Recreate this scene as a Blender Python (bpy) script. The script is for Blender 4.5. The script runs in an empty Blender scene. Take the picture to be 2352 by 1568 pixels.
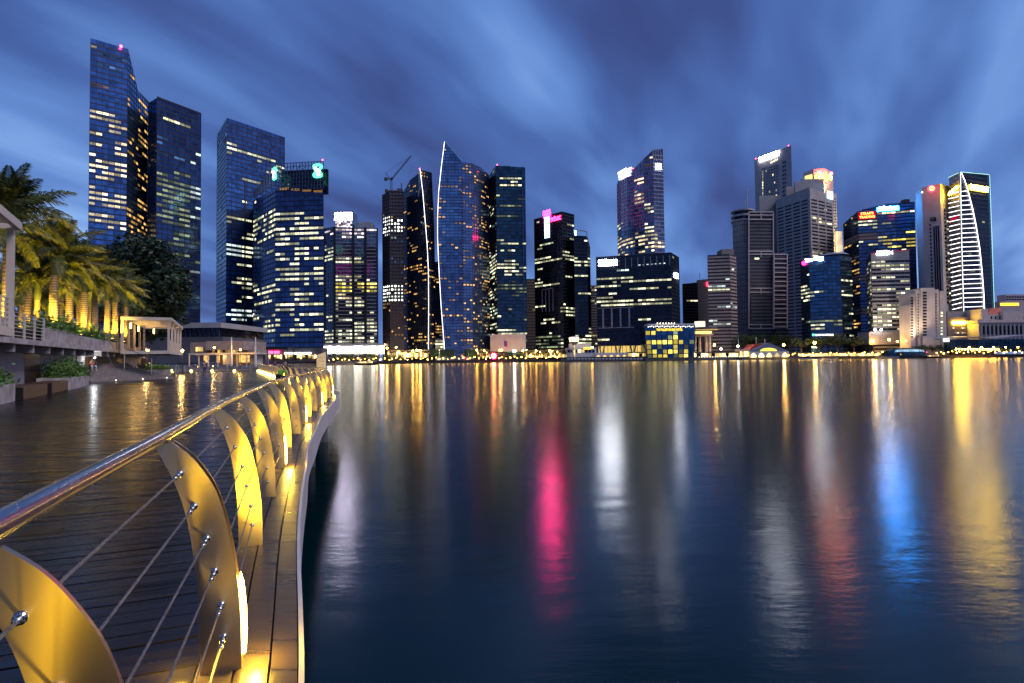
import bpy, math, random
from mathutils import Vector, Matrix
rnd = random.Random(7)
sc = bpy.context.scene
col = sc.collection
R = math.radians

# ------------------------------------------------------------------ camera
CAM = Vector((0, 0, 3.5))
FPX = 1306.7                     # focal length in pixels of a 2352 x 1568 picture
PITCH, ROLL = math.atan(40.5 / FPX), R(-0.65)
CR = Matrix.Rotation(R(90) + PITCH, 3, 'X') @ Matrix.Rotation(ROLL, 3, 'Z')
cam_data = bpy.data.cameras.new("camera")
cam = bpy.data.objects.new("camera", cam_data)
col.objects.link(cam)
cam_data.sensor_width = 36
cam_data.lens = 36 * FPX / 2352
cam_data.clip_start, cam_data.clip_end = 0.05, 6000
cam.matrix_world = Matrix.Translation(CAM) @ CR.to_4x4()
sc.camera = cam

# ------------------------------------------------------------------ sky
world = bpy.data.worlds.new("World")
sc.world = world
world.use_nodes = True
wn, wl = world.node_tree.nodes, world.node_tree.links
wn.clear()
def N(nodes, t, **kw):
    n = nodes.new(t)
    for k, v in kw.items():
        if k == 'i':
            for a, b in v.items(): n.inputs[a].default_value = b
        else: setattr(n, k, v)
    return n
SUN_EL, SUN_AZ = R(46), R(112)
sky = N(wn, 'ShaderNodeTexSky', sky_type='NISHITA', sun_disc=False, sun_elevation=SUN_EL, sun_rotation=SUN_AZ)
tc = N(wn, 'ShaderNodeTexCoord')
sep = N(wn, 'ShaderNodeSeparateXYZ'); wl.new(tc.outputs['Generated'], sep.inputs[0])
def M_(op, a, b=None, c=None):
    n = N(wn, 'ShaderNodeMath', operation=op)
    for k, x in enumerate((a, b, c)):
        if x is None: continue
        if isinstance(x, (int, float)): n.inputs[k].default_value = x
        else: wl.new(x, n.inputs[k])
    return n.outputs[0]
zc = M_('ADD', M_('MAXIMUM', sep.outputs[2], 0.0), 0.24)
cx, cy = M_('DIVIDE', sep.outputs[0], zc), M_('DIVIDE', sep.outputs[1], zc)
WD = R(28)      # the wind that smears the clouds blows towards this bearing
al = M_('ADD', M_('MULTIPLY', cx, math.sin(WD)), M_('MULTIPLY', cy, math.cos(WD)))
ac = M_('SUBTRACT', M_('MULTIPLY', cx, math.cos(WD)), M_('MULTIPLY', cy, math.sin(WD)))
def cloud(sa, sx, off, det, rough):
    cmb = N(wn, 'ShaderNodeCombineXYZ')
    wl.new(M_('MULTIPLY_ADD', al, sa, off), cmb.inputs[0]); wl.new(M_('MULTIPLY_ADD', ac, sx, off * 1.7), cmb.inputs[1])
    n = N(wn, 'ShaderNodeTexNoise', i={'Scale': 1.0, 'Detail': det, 'Roughness': rough, 'Distortion': 0.25})
    wl.new(cmb.outputs[0], n.inputs['Vector'])
    return n.outputs['Fac']
n1 = cloud(0.55, 0.85, 5.2, 2.0, 0.45)
n2 = cloud(0.85, 2.3, 9.1, 3.0, 0.5)
n3 = cloud(1.7, 5.2, 1.4, 3.0, 0.5)
cl = M_('ADD', M_('ADD', M_('MULTIPLY', n1, 0.57), M_('MULTIPLY', n2, 0.37)), M_('MULTIPLY', n3, 0.11))
ramp = N(wn, 'ShaderNodeValToRGB')
e = ramp.color_ramp.elements
e[0].position, e[0].color = 0.395, (0.036, 0.054, 0.175, 1)
e[1].position, e[1].color = 0.645, (0.270, 0.480, 0.900, 1)
for p, c in ((0.455, (0.047, 0.078, 0.255, 1)), (0.515, (0.070, 0.145, 0.420, 1)), (0.575, (0.130, 0.265, 0.640, 1))):
    x = e.new(p); x.color = c
wl.new(cl, ramp.inputs[0])
mixs = N(wn, 'ShaderNodeMixRGB', blend_type='ADD', i={0: 1.0})
skm = N(wn, 'ShaderNodeMixRGB', blend_type='MULTIPLY', i={0: 1.0, 2: (0.002, 0.002, 0.002, 1)})
wl.new(sky.outputs[0], skm.inputs[1]); wl.new(ramp.outputs[0], mixs.inputs[1]); wl.new(skm.outputs[0], mixs.inputs[2])
# thin pale layer of lit city air low over the horizon, all the way round
hzf = M_('POWER', M_('SUBTRACT', 1.0, M_('MINIMUM', M_('ABSOLUTE', sep.outputs[2]), 1.0)), 9.0)
hm = N(wn, 'ShaderNodeMixRGB', blend_type='MIX', i={2: (0.140, 0.215, 0.49, 1)})
wl.new(M_('MULTIPLY', hzf, 0.45), hm.inputs[0]); wl.new(mixs.outputs[0], hm.inputs[1])
bg = N(wn, 'ShaderNodeBackground', i={1: 1.0})
wl.new(hm.outputs[0], bg.inputs[0])
wo = N(wn, 'ShaderNodeOutputWorld'); wl.new(bg.outputs[0], wo.inputs[0])

# ------------------------------------------------------------------ the last daylight
sun_data = bpy.data.lights.new("sun", 'SUN')
sun_data.energy, sun_data.angle, sun_data.color = 1.9, R(28), (1.0, 0.85, 0.88)
sun = bpy.data.objects.new("sun", sun_data); col.objects.link(sun)
sd = Vector((math.sin(SUN_AZ) * math.cos(SUN_EL), math.cos(SUN_AZ) * math.cos(SUN_EL), math.sin(SUN_EL)))
sun.rotation_euler = sd.to_track_quat('Z', 'Y').to_euler()
sun.location = sd * 300

sc.view_settings.view_transform = 'Standard'
sc.view_settings.look = 'None'
sc.view_settings.exposure = 0.0
sc.view_settings.gamma = 1.0
sc.cycles.use_denoising = True
try: sc.cycles.denoiser = 'OPENIMAGEDENOISE'
except Exception: pass
sc.cycles.max_bounces = 6
sc.cycles.glossy_bounces = 4
sc.cycles.diffuse_bounces = 2
sc.cycles.transparent_max_bounces = 8
sc.cycles.sample_clamp_indirect = 6.0
sc.cycles.caustics_reflective = False
sc.cycles.caustics_refractive = False

# ------------------------------------------------------------------ pixel <-> place
def ray(px, py):
    return CR @ Vector(((px - 1176) / FPX, -(py - 784) / FPX, -1))
def at_y(px, py, Y):
    d = ray(px, py); return CAM + d * (Y / d.y)
def at_z(px, py, z):
    d = ray(px, py); return CAM + d * ((z - CAM.z) / d.z)
CRT = CR.transposed()
def proj(p):
    q = CRT @ (Vector(p) - CAM)
    return 1176 + FPX * q.x / -q.z, 784 - FPX * q.y / -q.z

# ------------------------------------------------------------------ materials
MATS = {}
def nodes_of(name):
    m = bpy.data.materials.new(name); m.use_nodes = True
    MATS[name] = m
    return m, m.node_tree.nodes, m.node_tree.links, m.node_tree.nodes['Principled BSDF']
def PM(name, c, rough=0.6, metal=0.0, spec=0.5, var=0.25, vscale=1.0, bump=0.0, bscale=20.0, rvar=0.0, coord='Object', stretch=(1, 1, 1), c2=None, coat=0.0):
    m, nn, ll, b = nodes_of(name)
    b.inputs['Roughness'].default_value = rough
    b.inputs['Metallic'].default_value = metal
    b.inputs['Specular IOR Level'].default_value = spec
    if coat: b.inputs['Coat Weight'].default_value = coat; b.inputs['Coat Roughness'].default_value = 0.08
    t = N(nn, 'ShaderNodeTexCoord')
    mp = N(nn, 'ShaderNodeMapping'); mp.inputs['Scale'].default_value = stretch
    ll.new(t.outputs[coord], mp.inputs[0])
    if coord == 'Object':      # alike pieces that share a mesh still get their own patch of the grain
        oi = N(nn, 'ShaderNodeObjectInfo')
        ml = N(nn, 'ShaderNodeVectorMath', operation='MULTIPLY'); ml.inputs[1].default_value = (13, 7, 5)
        ll.new(oi.outputs['Random'], ml.inputs[0]); ll.new(ml.outputs[0], mp.inputs['Location'])
    nz = N(nn, 'ShaderNodeTexNoise', i={'Scale': vscale, 'Detail': 5.0, 'Roughness': 0.6})
    ll.new(mp.outputs[0], nz.inputs['Vector'])
    rp = N(nn, 'ShaderNodeValToRGB')
    c2 = c2 or tuple(x * (1 - var) for x in c)
    rp.color_ramp.elements[0].position, rp.color_ramp.elements[1].position = 0.32, 0.68
    rp.color_ramp.elements[0].color = (*c2, 1)
    rp.color_ramp.elements[1].color = (*[min(1, x * (1 + var)) for x in c], 1)
    ll.new(nz.outputs['Fac'], rp.inputs[0]); ll.new(rp.outputs[0], b.inputs['Base Color'])
    if rvar:
        mr = N(nn, 'ShaderNodeMapRange', i={1: 0.3, 2: 0.7, 3: max(0.02, rough - rvar), 4: min(1, rough + rvar)})
        ll.new(nz.outputs['Fac'], mr.inputs[0]); ll.new(mr.outputs[0], b.inputs['Roughness'])
    if bump:
        n2 = N(nn, 'ShaderNodeTexNoise', i={'Scale': bscale, 'Detail': 4.0})
        ll.new(mp.outputs[0], n2.inputs['Vector'])
        bp = N(nn, 'ShaderNodeBump', i={'Strength': bump, 'Distance': 0.02})
        ll.new(n2.outputs['Fac'], bp.inputs['Height']); ll.new(bp.outputs[0], b.inputs['Normal'])
    return m
def EM(name, c, s, sample=False, var=0.0):
    m = bpy.data.materials.new(name); m.use_nodes = True; MATS[name] = m
    nn, ll = m.node_tree.nodes, m.node_tree.links; nn.clear()
    em = N(nn, 'ShaderNodeEmission', i={0: (*c, 1), 1: s}); out = N(nn, 'ShaderNodeOutputMaterial')
    ll.new(em.outputs[0], out.inputs[0])
    if var:       # rooms differ: lamps, blinds and furniture behind the pane
        oi = N(nn, 'ShaderNodeObjectInfo'); t = N(nn, 'ShaderNodeTexCoord'); g = N(nn, 'ShaderNodeNewGeometry')
        pw = N(nn, 'ShaderNodeMath', operation='POWER', i={1: 2.1}); ll.new(oi.outputs['Random'], pw.inputs[0])
        a = N(nn, 'ShaderNodeMath', operation='MULTIPLY_ADD', i={1: 1.75, 2: 0.22}); ll.new(pw.outputs[0], a.inputs[0])
        nz = N(nn, 'ShaderNodeTexNoise', i={'Scale': 1.1, 'Detail': 4.0, 'Roughness': 0.8}); ll.new(g.outputs['Position'], nz.inputs['Vector'])
        mr = N(nn, 'ShaderNodeMapRange', i={1: 0.33, 2: 0.67, 3: 1 - var, 4: 1 + var}); ll.new(nz.outputs['Fac'], mr.inputs[0])
        k = N(nn, 'ShaderNodeMath', operation='MULTIPLY'); ll.new(a.outputs[0], k.inputs[0]); ll.new(mr.outputs[0], k.inputs[1])
        k2 = N(nn, 'ShaderNodeMath', operation='MULTIPLY', i={1: s}); ll.new(k.outputs[0], k2.inputs[0])
        ll.new(k2.outputs[0], em.inputs[1])
        fr_ = N(nn, 'ShaderNodeMath', operation='MULTIPLY', i={1: 13.7}); ll.new(oi.outputs['Random'], fr_.inputs[0])
        f2 = N(nn, 'ShaderNodeMath', operation='FRACT'); ll.new(fr_.outputs[0], f2.inputs[0])
        f3 = N(nn, 'ShaderNodeMath', operation='MULTIPLY', i={1: 0.55}); ll.new(f2.outputs[0], f3.inputs[0])
        mc = N(nn, 'ShaderNodeMixRGB', i={1: (*c, 1), 2: (min(1, c[0] * .92 + .02), min(1, c[1] * 1.06 + .03), min(1, c[2] * 1.35 + .05), 1)}); ll.new(f3.outputs[0], mc.inputs[0]); ll.new(mc.outputs[0], em.inputs[0])
    try: m.cycles.emission_sampling = 'FRONT' if sample else 'NONE'
    except Exception: pass
    return m
# glass of the towers
def GM(name, c, rough=0.1, metal=0.8):
    m, nn, ll, b = nodes_of(name)
    b.inputs['Metallic'].default_value = metal; b.inputs['Roughness'].default_value = rough
    t = N(nn, 'ShaderNodeTexCoord')
    mp = N(nn, 'ShaderNodeMapping'); mp.inputs['Scale'].default_value = (0.22, 0.22, 0.25)
    ll.new(t.outputs['Object'], mp.inputs[0])
    sn = N(nn, 'ShaderNodeVectorMath', operation='FLOOR'); ll.new(mp.outputs[0], sn.inputs[0])
    wn_ = N(nn, 'ShaderNodeTexWhiteNoise'); ll.new(sn.outputs[0], wn_.inputs['Vector'])
    rp = N(nn, 'ShaderNodeValToRGB')
    rp.color_ramp.elements[0].color = (*[x * 0.62 for x in c], 1); rp.color_ramp.elements[1].color = (*[x * 1.3 for x in c], 1)
    ll.new(wn_.outputs['Value'], rp.inputs[0]); ll.new(rp.outputs[0], b.inputs['Base Color'])
    # every pane hangs a hair out of true
    bp = N(nn, 'ShaderNodeBump', i={'Strength': 0.25, 'Distance': 0.6})
    n2 = N(nn, 'ShaderNodeTexNoise', i={'Scale': 0.18, 'Detail': 2.0}); ll.new(t.outputs['Object'], n2.inputs['Vector'])
    ll.new(n2.outputs['Fac'], bp.inputs['Height']); ll.new(bp.outputs[0], b.inputs['Normal'])
    return m
GM('glass_blue', (0.110, 0.235, 0.480)); GM('glass_navy', (0.070, 0.135, 0.280)); GM('glass_pale', (0.22, 0.25, 0.33)); GM('glass_black', (0.022, 0.026, 0.040))
GM('glass_teal', (0.040, 0.095, 0.130)); GM('glass_sail', (0.165, 0.255, 0.420)); GM('glass_deep', (0.035, 0.100, 0.200)); GM('glass_grey', (0.10, 0.11, 0.15))
PM('frame_dark', (0.018, 0.022, 0.032), 0.45, 0.3, var=0.1)
PM('frame_blue', (0.06, 0.085, 0.15), 0.4, 0.4, var=0.1)
PM('frame_pale', (0.30, 0.31, 0.34), 0.5, 0.2, var=0.1)
PM('frame_violet', (0.30, 0.27, 0.32), 0.45, 0.3, var=0.1)
PM('concrete', (0.36, 0.34, 0.33), 0.85, var=0.14, vscale=0.12)
PM('concrete_brown', (0.27, 0.22, 0.20), 0.85, var=0.14, vscale=0.1)
PM('concrete_dark', (0.095, 0.095, 0.105), 0.85, var=0.2, vscale=0.1)
PM('stone_pink', (0.50, 0.44, 0.43), 0.8, var=0.1, vscale=0.1)
PM('stone_cream', (0.58, 0.51, 0.45), 0.8, var=0.12, vscale=0.15)
PM('white_paint', (0.72, 0.71, 0.70), 0.5, var=0.06, vscale=0.6)
PM('roof_red', (0.42, 0.07, 0.045), 0.7, var=0.2, vscale=1.5)
PM('roof_slate', (0.22, 0.25, 0.33), 0.5, 0.3, var=0.1)
PM('quay', (0.10, 0.095, 0.09), 0.85, var=0.3, vscale=0.2)
PM('paving', (0.13, 0.115, 0.10), 0.6, var=0.25, vscale=0.1)
PM('rust', (0.16, 0.08, 0.05), 0.7, var=0.3)
PM('crane_steel', (0.10, 0.06, 0.07), 0.5, 0.5)
EM('win_w', (1.0, 0.78, 0.42), 1.35, var=0.85); EM('win_o', (0.98, 0.95, 0.54), 1.2, var=0.85); EM('win_a', (1.0, 0.52, 0.13), 0.95, var=0.6)
EM('win_c', (0.80, 0.98, 0.92), 1.0, var=0.6); EM('win_b', (0.16, 0.32, 0.72), 0.34, var=0.5); EM('win_g', (0.60, 0.68, 0.36), 0.36, var=0.5)
EM('win_d', (0.75, 0.42, 0.32), 0.32, var=0.5); EM('win_W', (0.96, 1.0, 0.88), 6.0, var=0.3); EM('win_y', (1.0, 0.72, 0.10), 1.9, var=0.5)
EM('win_p', (1.0, 0.80, 0.82), 1.6, var=0.5)
EM('sign_white', (0.90, 0.92, 1.0), 55, True); EM('sign_violet', (0.84, 0.76, 1.0), 50, True); EM('sign_white_soft', (1.0, 0.96, 0.92), 7, True); EM('sign_red', (1.0, 0.01, 0.07), 42, True)
EM('sign_magenta', (1.0, 0.002, 0.17), 170, True); EM('sign_blue', (0.005, 0.28, 1.0), 230, True); EM('sign_red_strong', (1.0, 0.01, 0.04), 170, True); EM('sign_red_soft', (1.0, 0.02, 0.05), 9); EM('sign_pink', (1.0, 0.02, 0.20), 9); EM('sign_cyan', (0.40, 0.72, 1.0), 6, True)
EM('sign_green', (0.10, 1.0, 0.42), 3.0); EM('sign_yellow', (1.0, 0.60, 0.03), 85, True); EM('sign_gold', (1.0, 0.62, 0.04), 3.0, True)
EM('neon', (1.0, 0.93, 1.0), 4.5, True); EM('neon_soft', (0.85, 0.95, 1.0), 2.2); EM('neon_teal', (0.45, 0.95, 0.90), 1.6)
EM('beacon', (1.0, 0.04, 0.08), 22); EM('lamp_amber', (1.0, 0.47, 0.06), 110, True); EM('lamp_white', (1.0, 0.95, 0.85), 50, True)
EM('dot_white', (1.0, 0.86, 0.62), 7); EM('glow_hall', (1.0, 0.66, 0.16), 2.1, var=0.35); EM('glow_shop', (1.0, 0.62, 0.18), 3.4, var=0.5)
EM('glow_stage', (1.0, 0.88, 0.66), 6.0, True, 0.3); EM('letter_orange', (1.0, 0.42, 0.08), 5.0); EM('plate_red', (0.75, 0.0, 0.03), 0.9)

# ------------------------------------------------------------------ meshes
class MB:
    def __init__(s): s.v, s.f = [], []
    def add(s, vs, fs):
        o = len(s.v); s.v += [tuple(x) for x in vs]; s.f += [tuple(i + o for i in f) for f in fs]
    BOXF = ((0, 1, 2, 3), (7, 6, 5, 4), (0, 4, 5, 1), (1, 5, 6, 2), (2, 6, 7, 3), (3, 7, 4, 0))
    def box8(s, a): s.add(a, MB.BOXF)
    def box(s, c, d, rz=0.0):
        x, y, z = d[0] / 2, d[1] / 2, d[2] / 2; cs, sn = math.cos(rz), math.sin(rz)
        s.box8([(c[0] + i * x * cs - j * y * sn, c[1] + i * x * sn + j * y * cs, c[2] + k * z)
                for k in (-1, 1) for i, j in ((-1, -1), (-1, 1), (1, 1), (1, -1))])
    def bar(s, a, b, w, h, up=(0, 0, 1)):
        a, b = Vector(a), Vector(b); d = (b - a).normalized(); u = Vector(up)
        if abs(d.dot(u)) > 0.99: u = Vector((0, 1, 0))
        x = d.cross(u).normalized() * w / 2; y = x.cross(d).normalized() * h / 2
        s.box8([a - x - y, a - x + y, a + x + y, a + x - y, b - x - y, b - x + y, b + x + y, b + x - y])
    def prism(s, poly, z0, z1):
        n = len(poly)
        s.add([(x, y, z0) for x, y in poly] + [(x, y, z1) for x, y in poly],
              [tuple(range(n - 1, -1, -1)), tuple(range(n, 2 * n))] + [(i, (i + 1) % n, n + (i + 1) % n, n + i) for i in range(n)])
    def tube(s, pts, r, n=8, cap=True):
        pts = [Vector(p) for p in pts]; rs = r if isinstance(r, (list, tuple)) else [r] * len(pts)
        o = len(s.v); m = len(pts)
        for i, p in enumerate(pts):
            d = (pts[min(i + 1, m - 1)] - pts[max(i - 1, 0)]).normalized()
            u = Vector((0, 0, 1)) if abs(d.z) < 0.9 else Vector((0, 1, 0))
            x = d.cross(u).normalized(); y = x.cross(d)
            for k in range(n):
                a = 2 * math.pi * k / n
                s.v.append(tuple(p + (x * math.cos(a) + y * math.sin(a)) * rs[i]))
        for i in range(m - 1):
            for k in range(n):
                s.f.append((o + i * n + k, o + i * n + (k + 1) % n, o + (i + 1) * n + (k + 1) % n, o + (i + 1) * n + k))
        if cap: s.f.append(tuple(o + k for k in range(n - 1, -1, -1))); s.f.append(tuple(o + (m - 1) * n + k for k in range(n)))
    def lathe(s, prof, c=(0, 0, 0), n=24):
        o = len(s.v)
        for r, z in prof:
            for k in range(n):
                a = 2 * math.pi * k / n; s.v.append((c[0] + r * math.cos(a), c[1] + r * math.sin(a), c[2] + z))
        for i in range(len(prof) - 1):
            for k in range(n):
                s.f.append((o + i * n + k, o + i * n + (k + 1) % n, o + (i + 1) * n + (k + 1) % n, o + (i + 1) * n + k))
    def mesh(s, name, smooth=False):
        me = bpy.data.meshes.new(name); me.from_pydata(s.v, [], s.f)
        if smooth: me.polygons.foreach_set('use_smooth', [True] * len(me.polygons))
        me.update(); return me
    def build(s, name, mat, parent=None, kind=None, smooth=False, world=True):
        if not s.f: return None
        if parent is not None and world:
            p = parent; L = Vector()
            while p is not None: L += p.location; p = p.parent
            s.v = [(x - L.x, y - L.y, z - L.z) for x, y, z in s.v]
        return link(name, s.mesh(name, smooth), mat, parent, kind)
def link(name, me, mat=None, parent=None, kind=None):
    o = bpy.data.objects.new(name, me); col.objects.link(o)
    if mat is not None and me is not None and not me.materials: me.materials.append(MATS[mat] if isinstance(mat, str) else mat)
    if parent is not None: o.parent = parent
    if kind: o['kind'] = kind
    return o
def tag(o, label, cat, group=None, kind=None):
    o['label'] = label; o['category'] = cat
    if group: o['group'] = group
    if kind: o['kind'] = kind
    return o
def thing(name, label, cat, loc=(0, 0, 0), group=None):
    o = bpy.data.objects.new(name, None); col.objects.link(o); o.location = loc; o.empty_display_size = 0.3
    return tag(o, label, cat, group)
def put(name, me, parent, M, mat=None):      # one more piece that shares a mesh, placed by a matrix in the parent's frame
    o = link(name, me, mat, parent); o.matrix_basis = M; return o
def copy_tree(o, loc, label=None, rz=0.0, scale=1.0):
    c = o.copy(); col.objects.link(c); c.location = loc; c.rotation_euler = (0, 0, rz); c.scale = (scale,) * 3
    if label: c['label'] = label
    def kids(a, b):
        for ch in a.children:
            d = ch.copy(); col.objects.link(d); d.parent = b; kids(ch, d)
    kids(o, c); return c
def light(name, kind, loc, energy, color, parent=None, size=0.1, spot=None, aim=None, blend=0.6):
    d = bpy.data.lights.new(name, kind); d.energy = energy; d.color = color
    if kind == 'SPOT': d.spot_size = spot; d.spot_blend = blend; d.shadow_soft_size = size
    else: d.shadow_soft_size = size
    o = bpy.data.objects.new(name, d); col.objects.link(o)
    if parent is not None: o.parent = parent
    o.location = loc
    if aim is not None: o.rotation_euler = (-Vector(aim)).to_track_quat('Z', 'Y').to_euler()
    return o
def text(body, name, mat, parent, loc, xdir, size, depth=0.15, align='CENTER', width=None, up=Vector((0, 0, 1))):
    cu = bpy.data.curves.new(name, 'FONT'); cu.body = body; cu.size = size; cu.extrude = depth; cu.align_x = align; cu.align_y = 'CENTER'
    cu.resolution_u = 2; cu.offset = size * 0.012
    tmp = bpy.data.objects.new(name, cu); me = bpy.data.meshes.new_from_object(tmp); bpy.data.objects.remove(tmp)
    xs = [v.co.x for v in me.vertices] or [0, 1]
    me.materials.clear(); me.materials.append(MATS[mat])
    x = Vector(xdir).normalized(); zz = x.cross(up).normalized()
    p = parent; L = Vector()
    while p is not None: L += p.location; p = p.parent
    s = width / max(max(xs) - min(xs), 1e-3) if width else 1.0
    Mx = Matrix((x * s, up, zz)).transposed().to_4x4(); Mx.translation = Vector(loc) - L
    return put(name, me, parent, Mx)
UNIT = MB(); UNIT.box((0, 0, 0), (1, 1, 1))
def unit_mesh(name, mat):
    me = UNIT.mesh(name); me.materials.append(MATS[mat]); return me
WIN = {k: unit_mesh('window_pane', 'win_' + k) for k in 'woacbgdWyp'}
# ================================================================== the setting: water and land
DECK = 2.0
m, nn, ll, b = nodes_of('water')
b.inputs['Base Color'].default_value = (0.0, 0.011, 0.015, 1); b.inputs['Roughness'].default_value = 0.155
b.inputs['IOR'].default_value = 1.33; b.inputs['Specular IOR Level'].default_value = 0.42
t = N(nn, 'ShaderNodeTexCoord')
mp = N(nn, 'ShaderNodeMapping'); mp.inputs['Scale'].default_value = (0.9, 2.6, 1); mp.inputs['Rotation'].default_value = (0, 0, R(8))
ll.new(t.outputs['Object'], mp.inputs[0])
w1 = N(nn, 'ShaderNodeTexNoise', i={'Scale': 3.2, 'Detail': 5.0, 'Roughness': 0.62}); ll.new(mp.outputs[0], w1.inputs['Vector'])
w2 = N(nn, 'ShaderNodeTexNoise', i={'Scale': 0.35, 'Detail': 2.0}); ll.new(mp.outputs[0], w2.inputs['Vector'])
bp = N(nn, 'ShaderNodeBump', i={'Strength': 0.10, 'Distance': 0.05}); ll.new(w1.outputs['Fac'], bp.inputs['Height'])
bp2 = N(nn, 'ShaderNodeBump', i={'Strength': 0.10, 'Distance': 0.15}); ll.new(w2.outputs['Fac'], bp2.inputs['Height'])
ll.new(bp.outputs[0], bp2.inputs['Normal']); ll.new(bp2.outputs[0], b.inputs['Normal'])
g = MB(); g.add([(-1200, -400, 0), (1600, -400, 0), (1600, 620, 0), (-1200, 620, 0)], [(0, 1, 2, 3)])
g.build('water', 'water', kind='structure')
# far shore, as one raised sheet with a quay wall
SHORE = [(-2600, 600), (320, 600), (370, 540), (470, 500), (900, 480), (2600, 480), (2600, 3000), (-2600, 3000)]
g = MB(); g.prism(SHORE, -1.0, 2.4); g.build('ground', 'paving', kind='structure')
q = MB()
for (a, bb) in zip(SHORE[:5], SHORE[1:6]):
    a2, b2 = Vector((*a, 0)), Vector((*bb, 0)); d = (b2 - a2).normalized(); nrm = Vector((d.y, -d.x, 0))
    q.bar(a2 + nrm * 0.35 + Vector((0, 0, 1.35)), b2 + nrm * 0.35 + Vector((0, 0, 1.35)), 0.6, 2.2)
    q.bar(a2 + nrm * 0.5 + Vector((0, 0, 2.55)), b2 + nrm * 0.5 + Vector((0, 0, 2.55)), 1.2, 0.22)
q.build('quay_wall', 'quay', kind='structure')
# land on the near side behind the promenade, running on to the tall towers
LAND = [(-62, 104), (-50, 118), (-44, 123), (-46, 140), (-70, 190), (-115, 280), (-150, 400), (-150, 598), (-1300, 598), (-1300, -60), (-40, -60), (-24, 10), (-40, 48), (-56, 80)]
g = MB(); g.prism(LAND, -1.0, DECK - 0.06); g.build('land', 'paving', kind='structure')

# ================================================================== towers
BASE = 2.4
class Corner:
    def __init__(s, pts):       # pts: (x, y, z) from the top down or a single top point
        s.p = sorted(pts, key=lambda q: q[2]); s.zt = s.p[-1][2]
    def at(s, z):
        p = s.p
        if z <= p[0][2] or len(p) == 1: return Vector((p[0][0], p[0][1], z))
        for a, bb in zip(p, p[1:]):
            if z <= bb[2]:
                k = (z - a[2]) / (bb[2] - a[2]); return Vector((a[0] + (bb[0] - a[0]) * k, a[1] + (bb[1] - a[1]) * k, z))
        return Vector((p[-1][0], p[-1][1], z))
def C(Y, *pp):        # Y = distance, then pixel points down one edge
    return Corner([tuple(at_y(x, y, Y)) for x, y in pp])
class Face:
    def __init__(s, L, Rr, z0):
        s.L, s.R, s.z0 = L, Rr, z0
        a, c = L.at(z0), Rr.at(z0); d = (c - a); d.z = 0
        s.w = d.length; s.d = d.normalized(); n = Vector((s.d.y, -s.d.x, 0))
        mid = (a + c) / 2
        s.n = n if n.dot(CAM - mid) > 0 else -n
    def P(s, u, z): return s.L.at(z).lerp(s.R.at(z), u)
    def top(s, u): return s.L.zt + (s.R.zt - s.L.zt) * u
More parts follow.
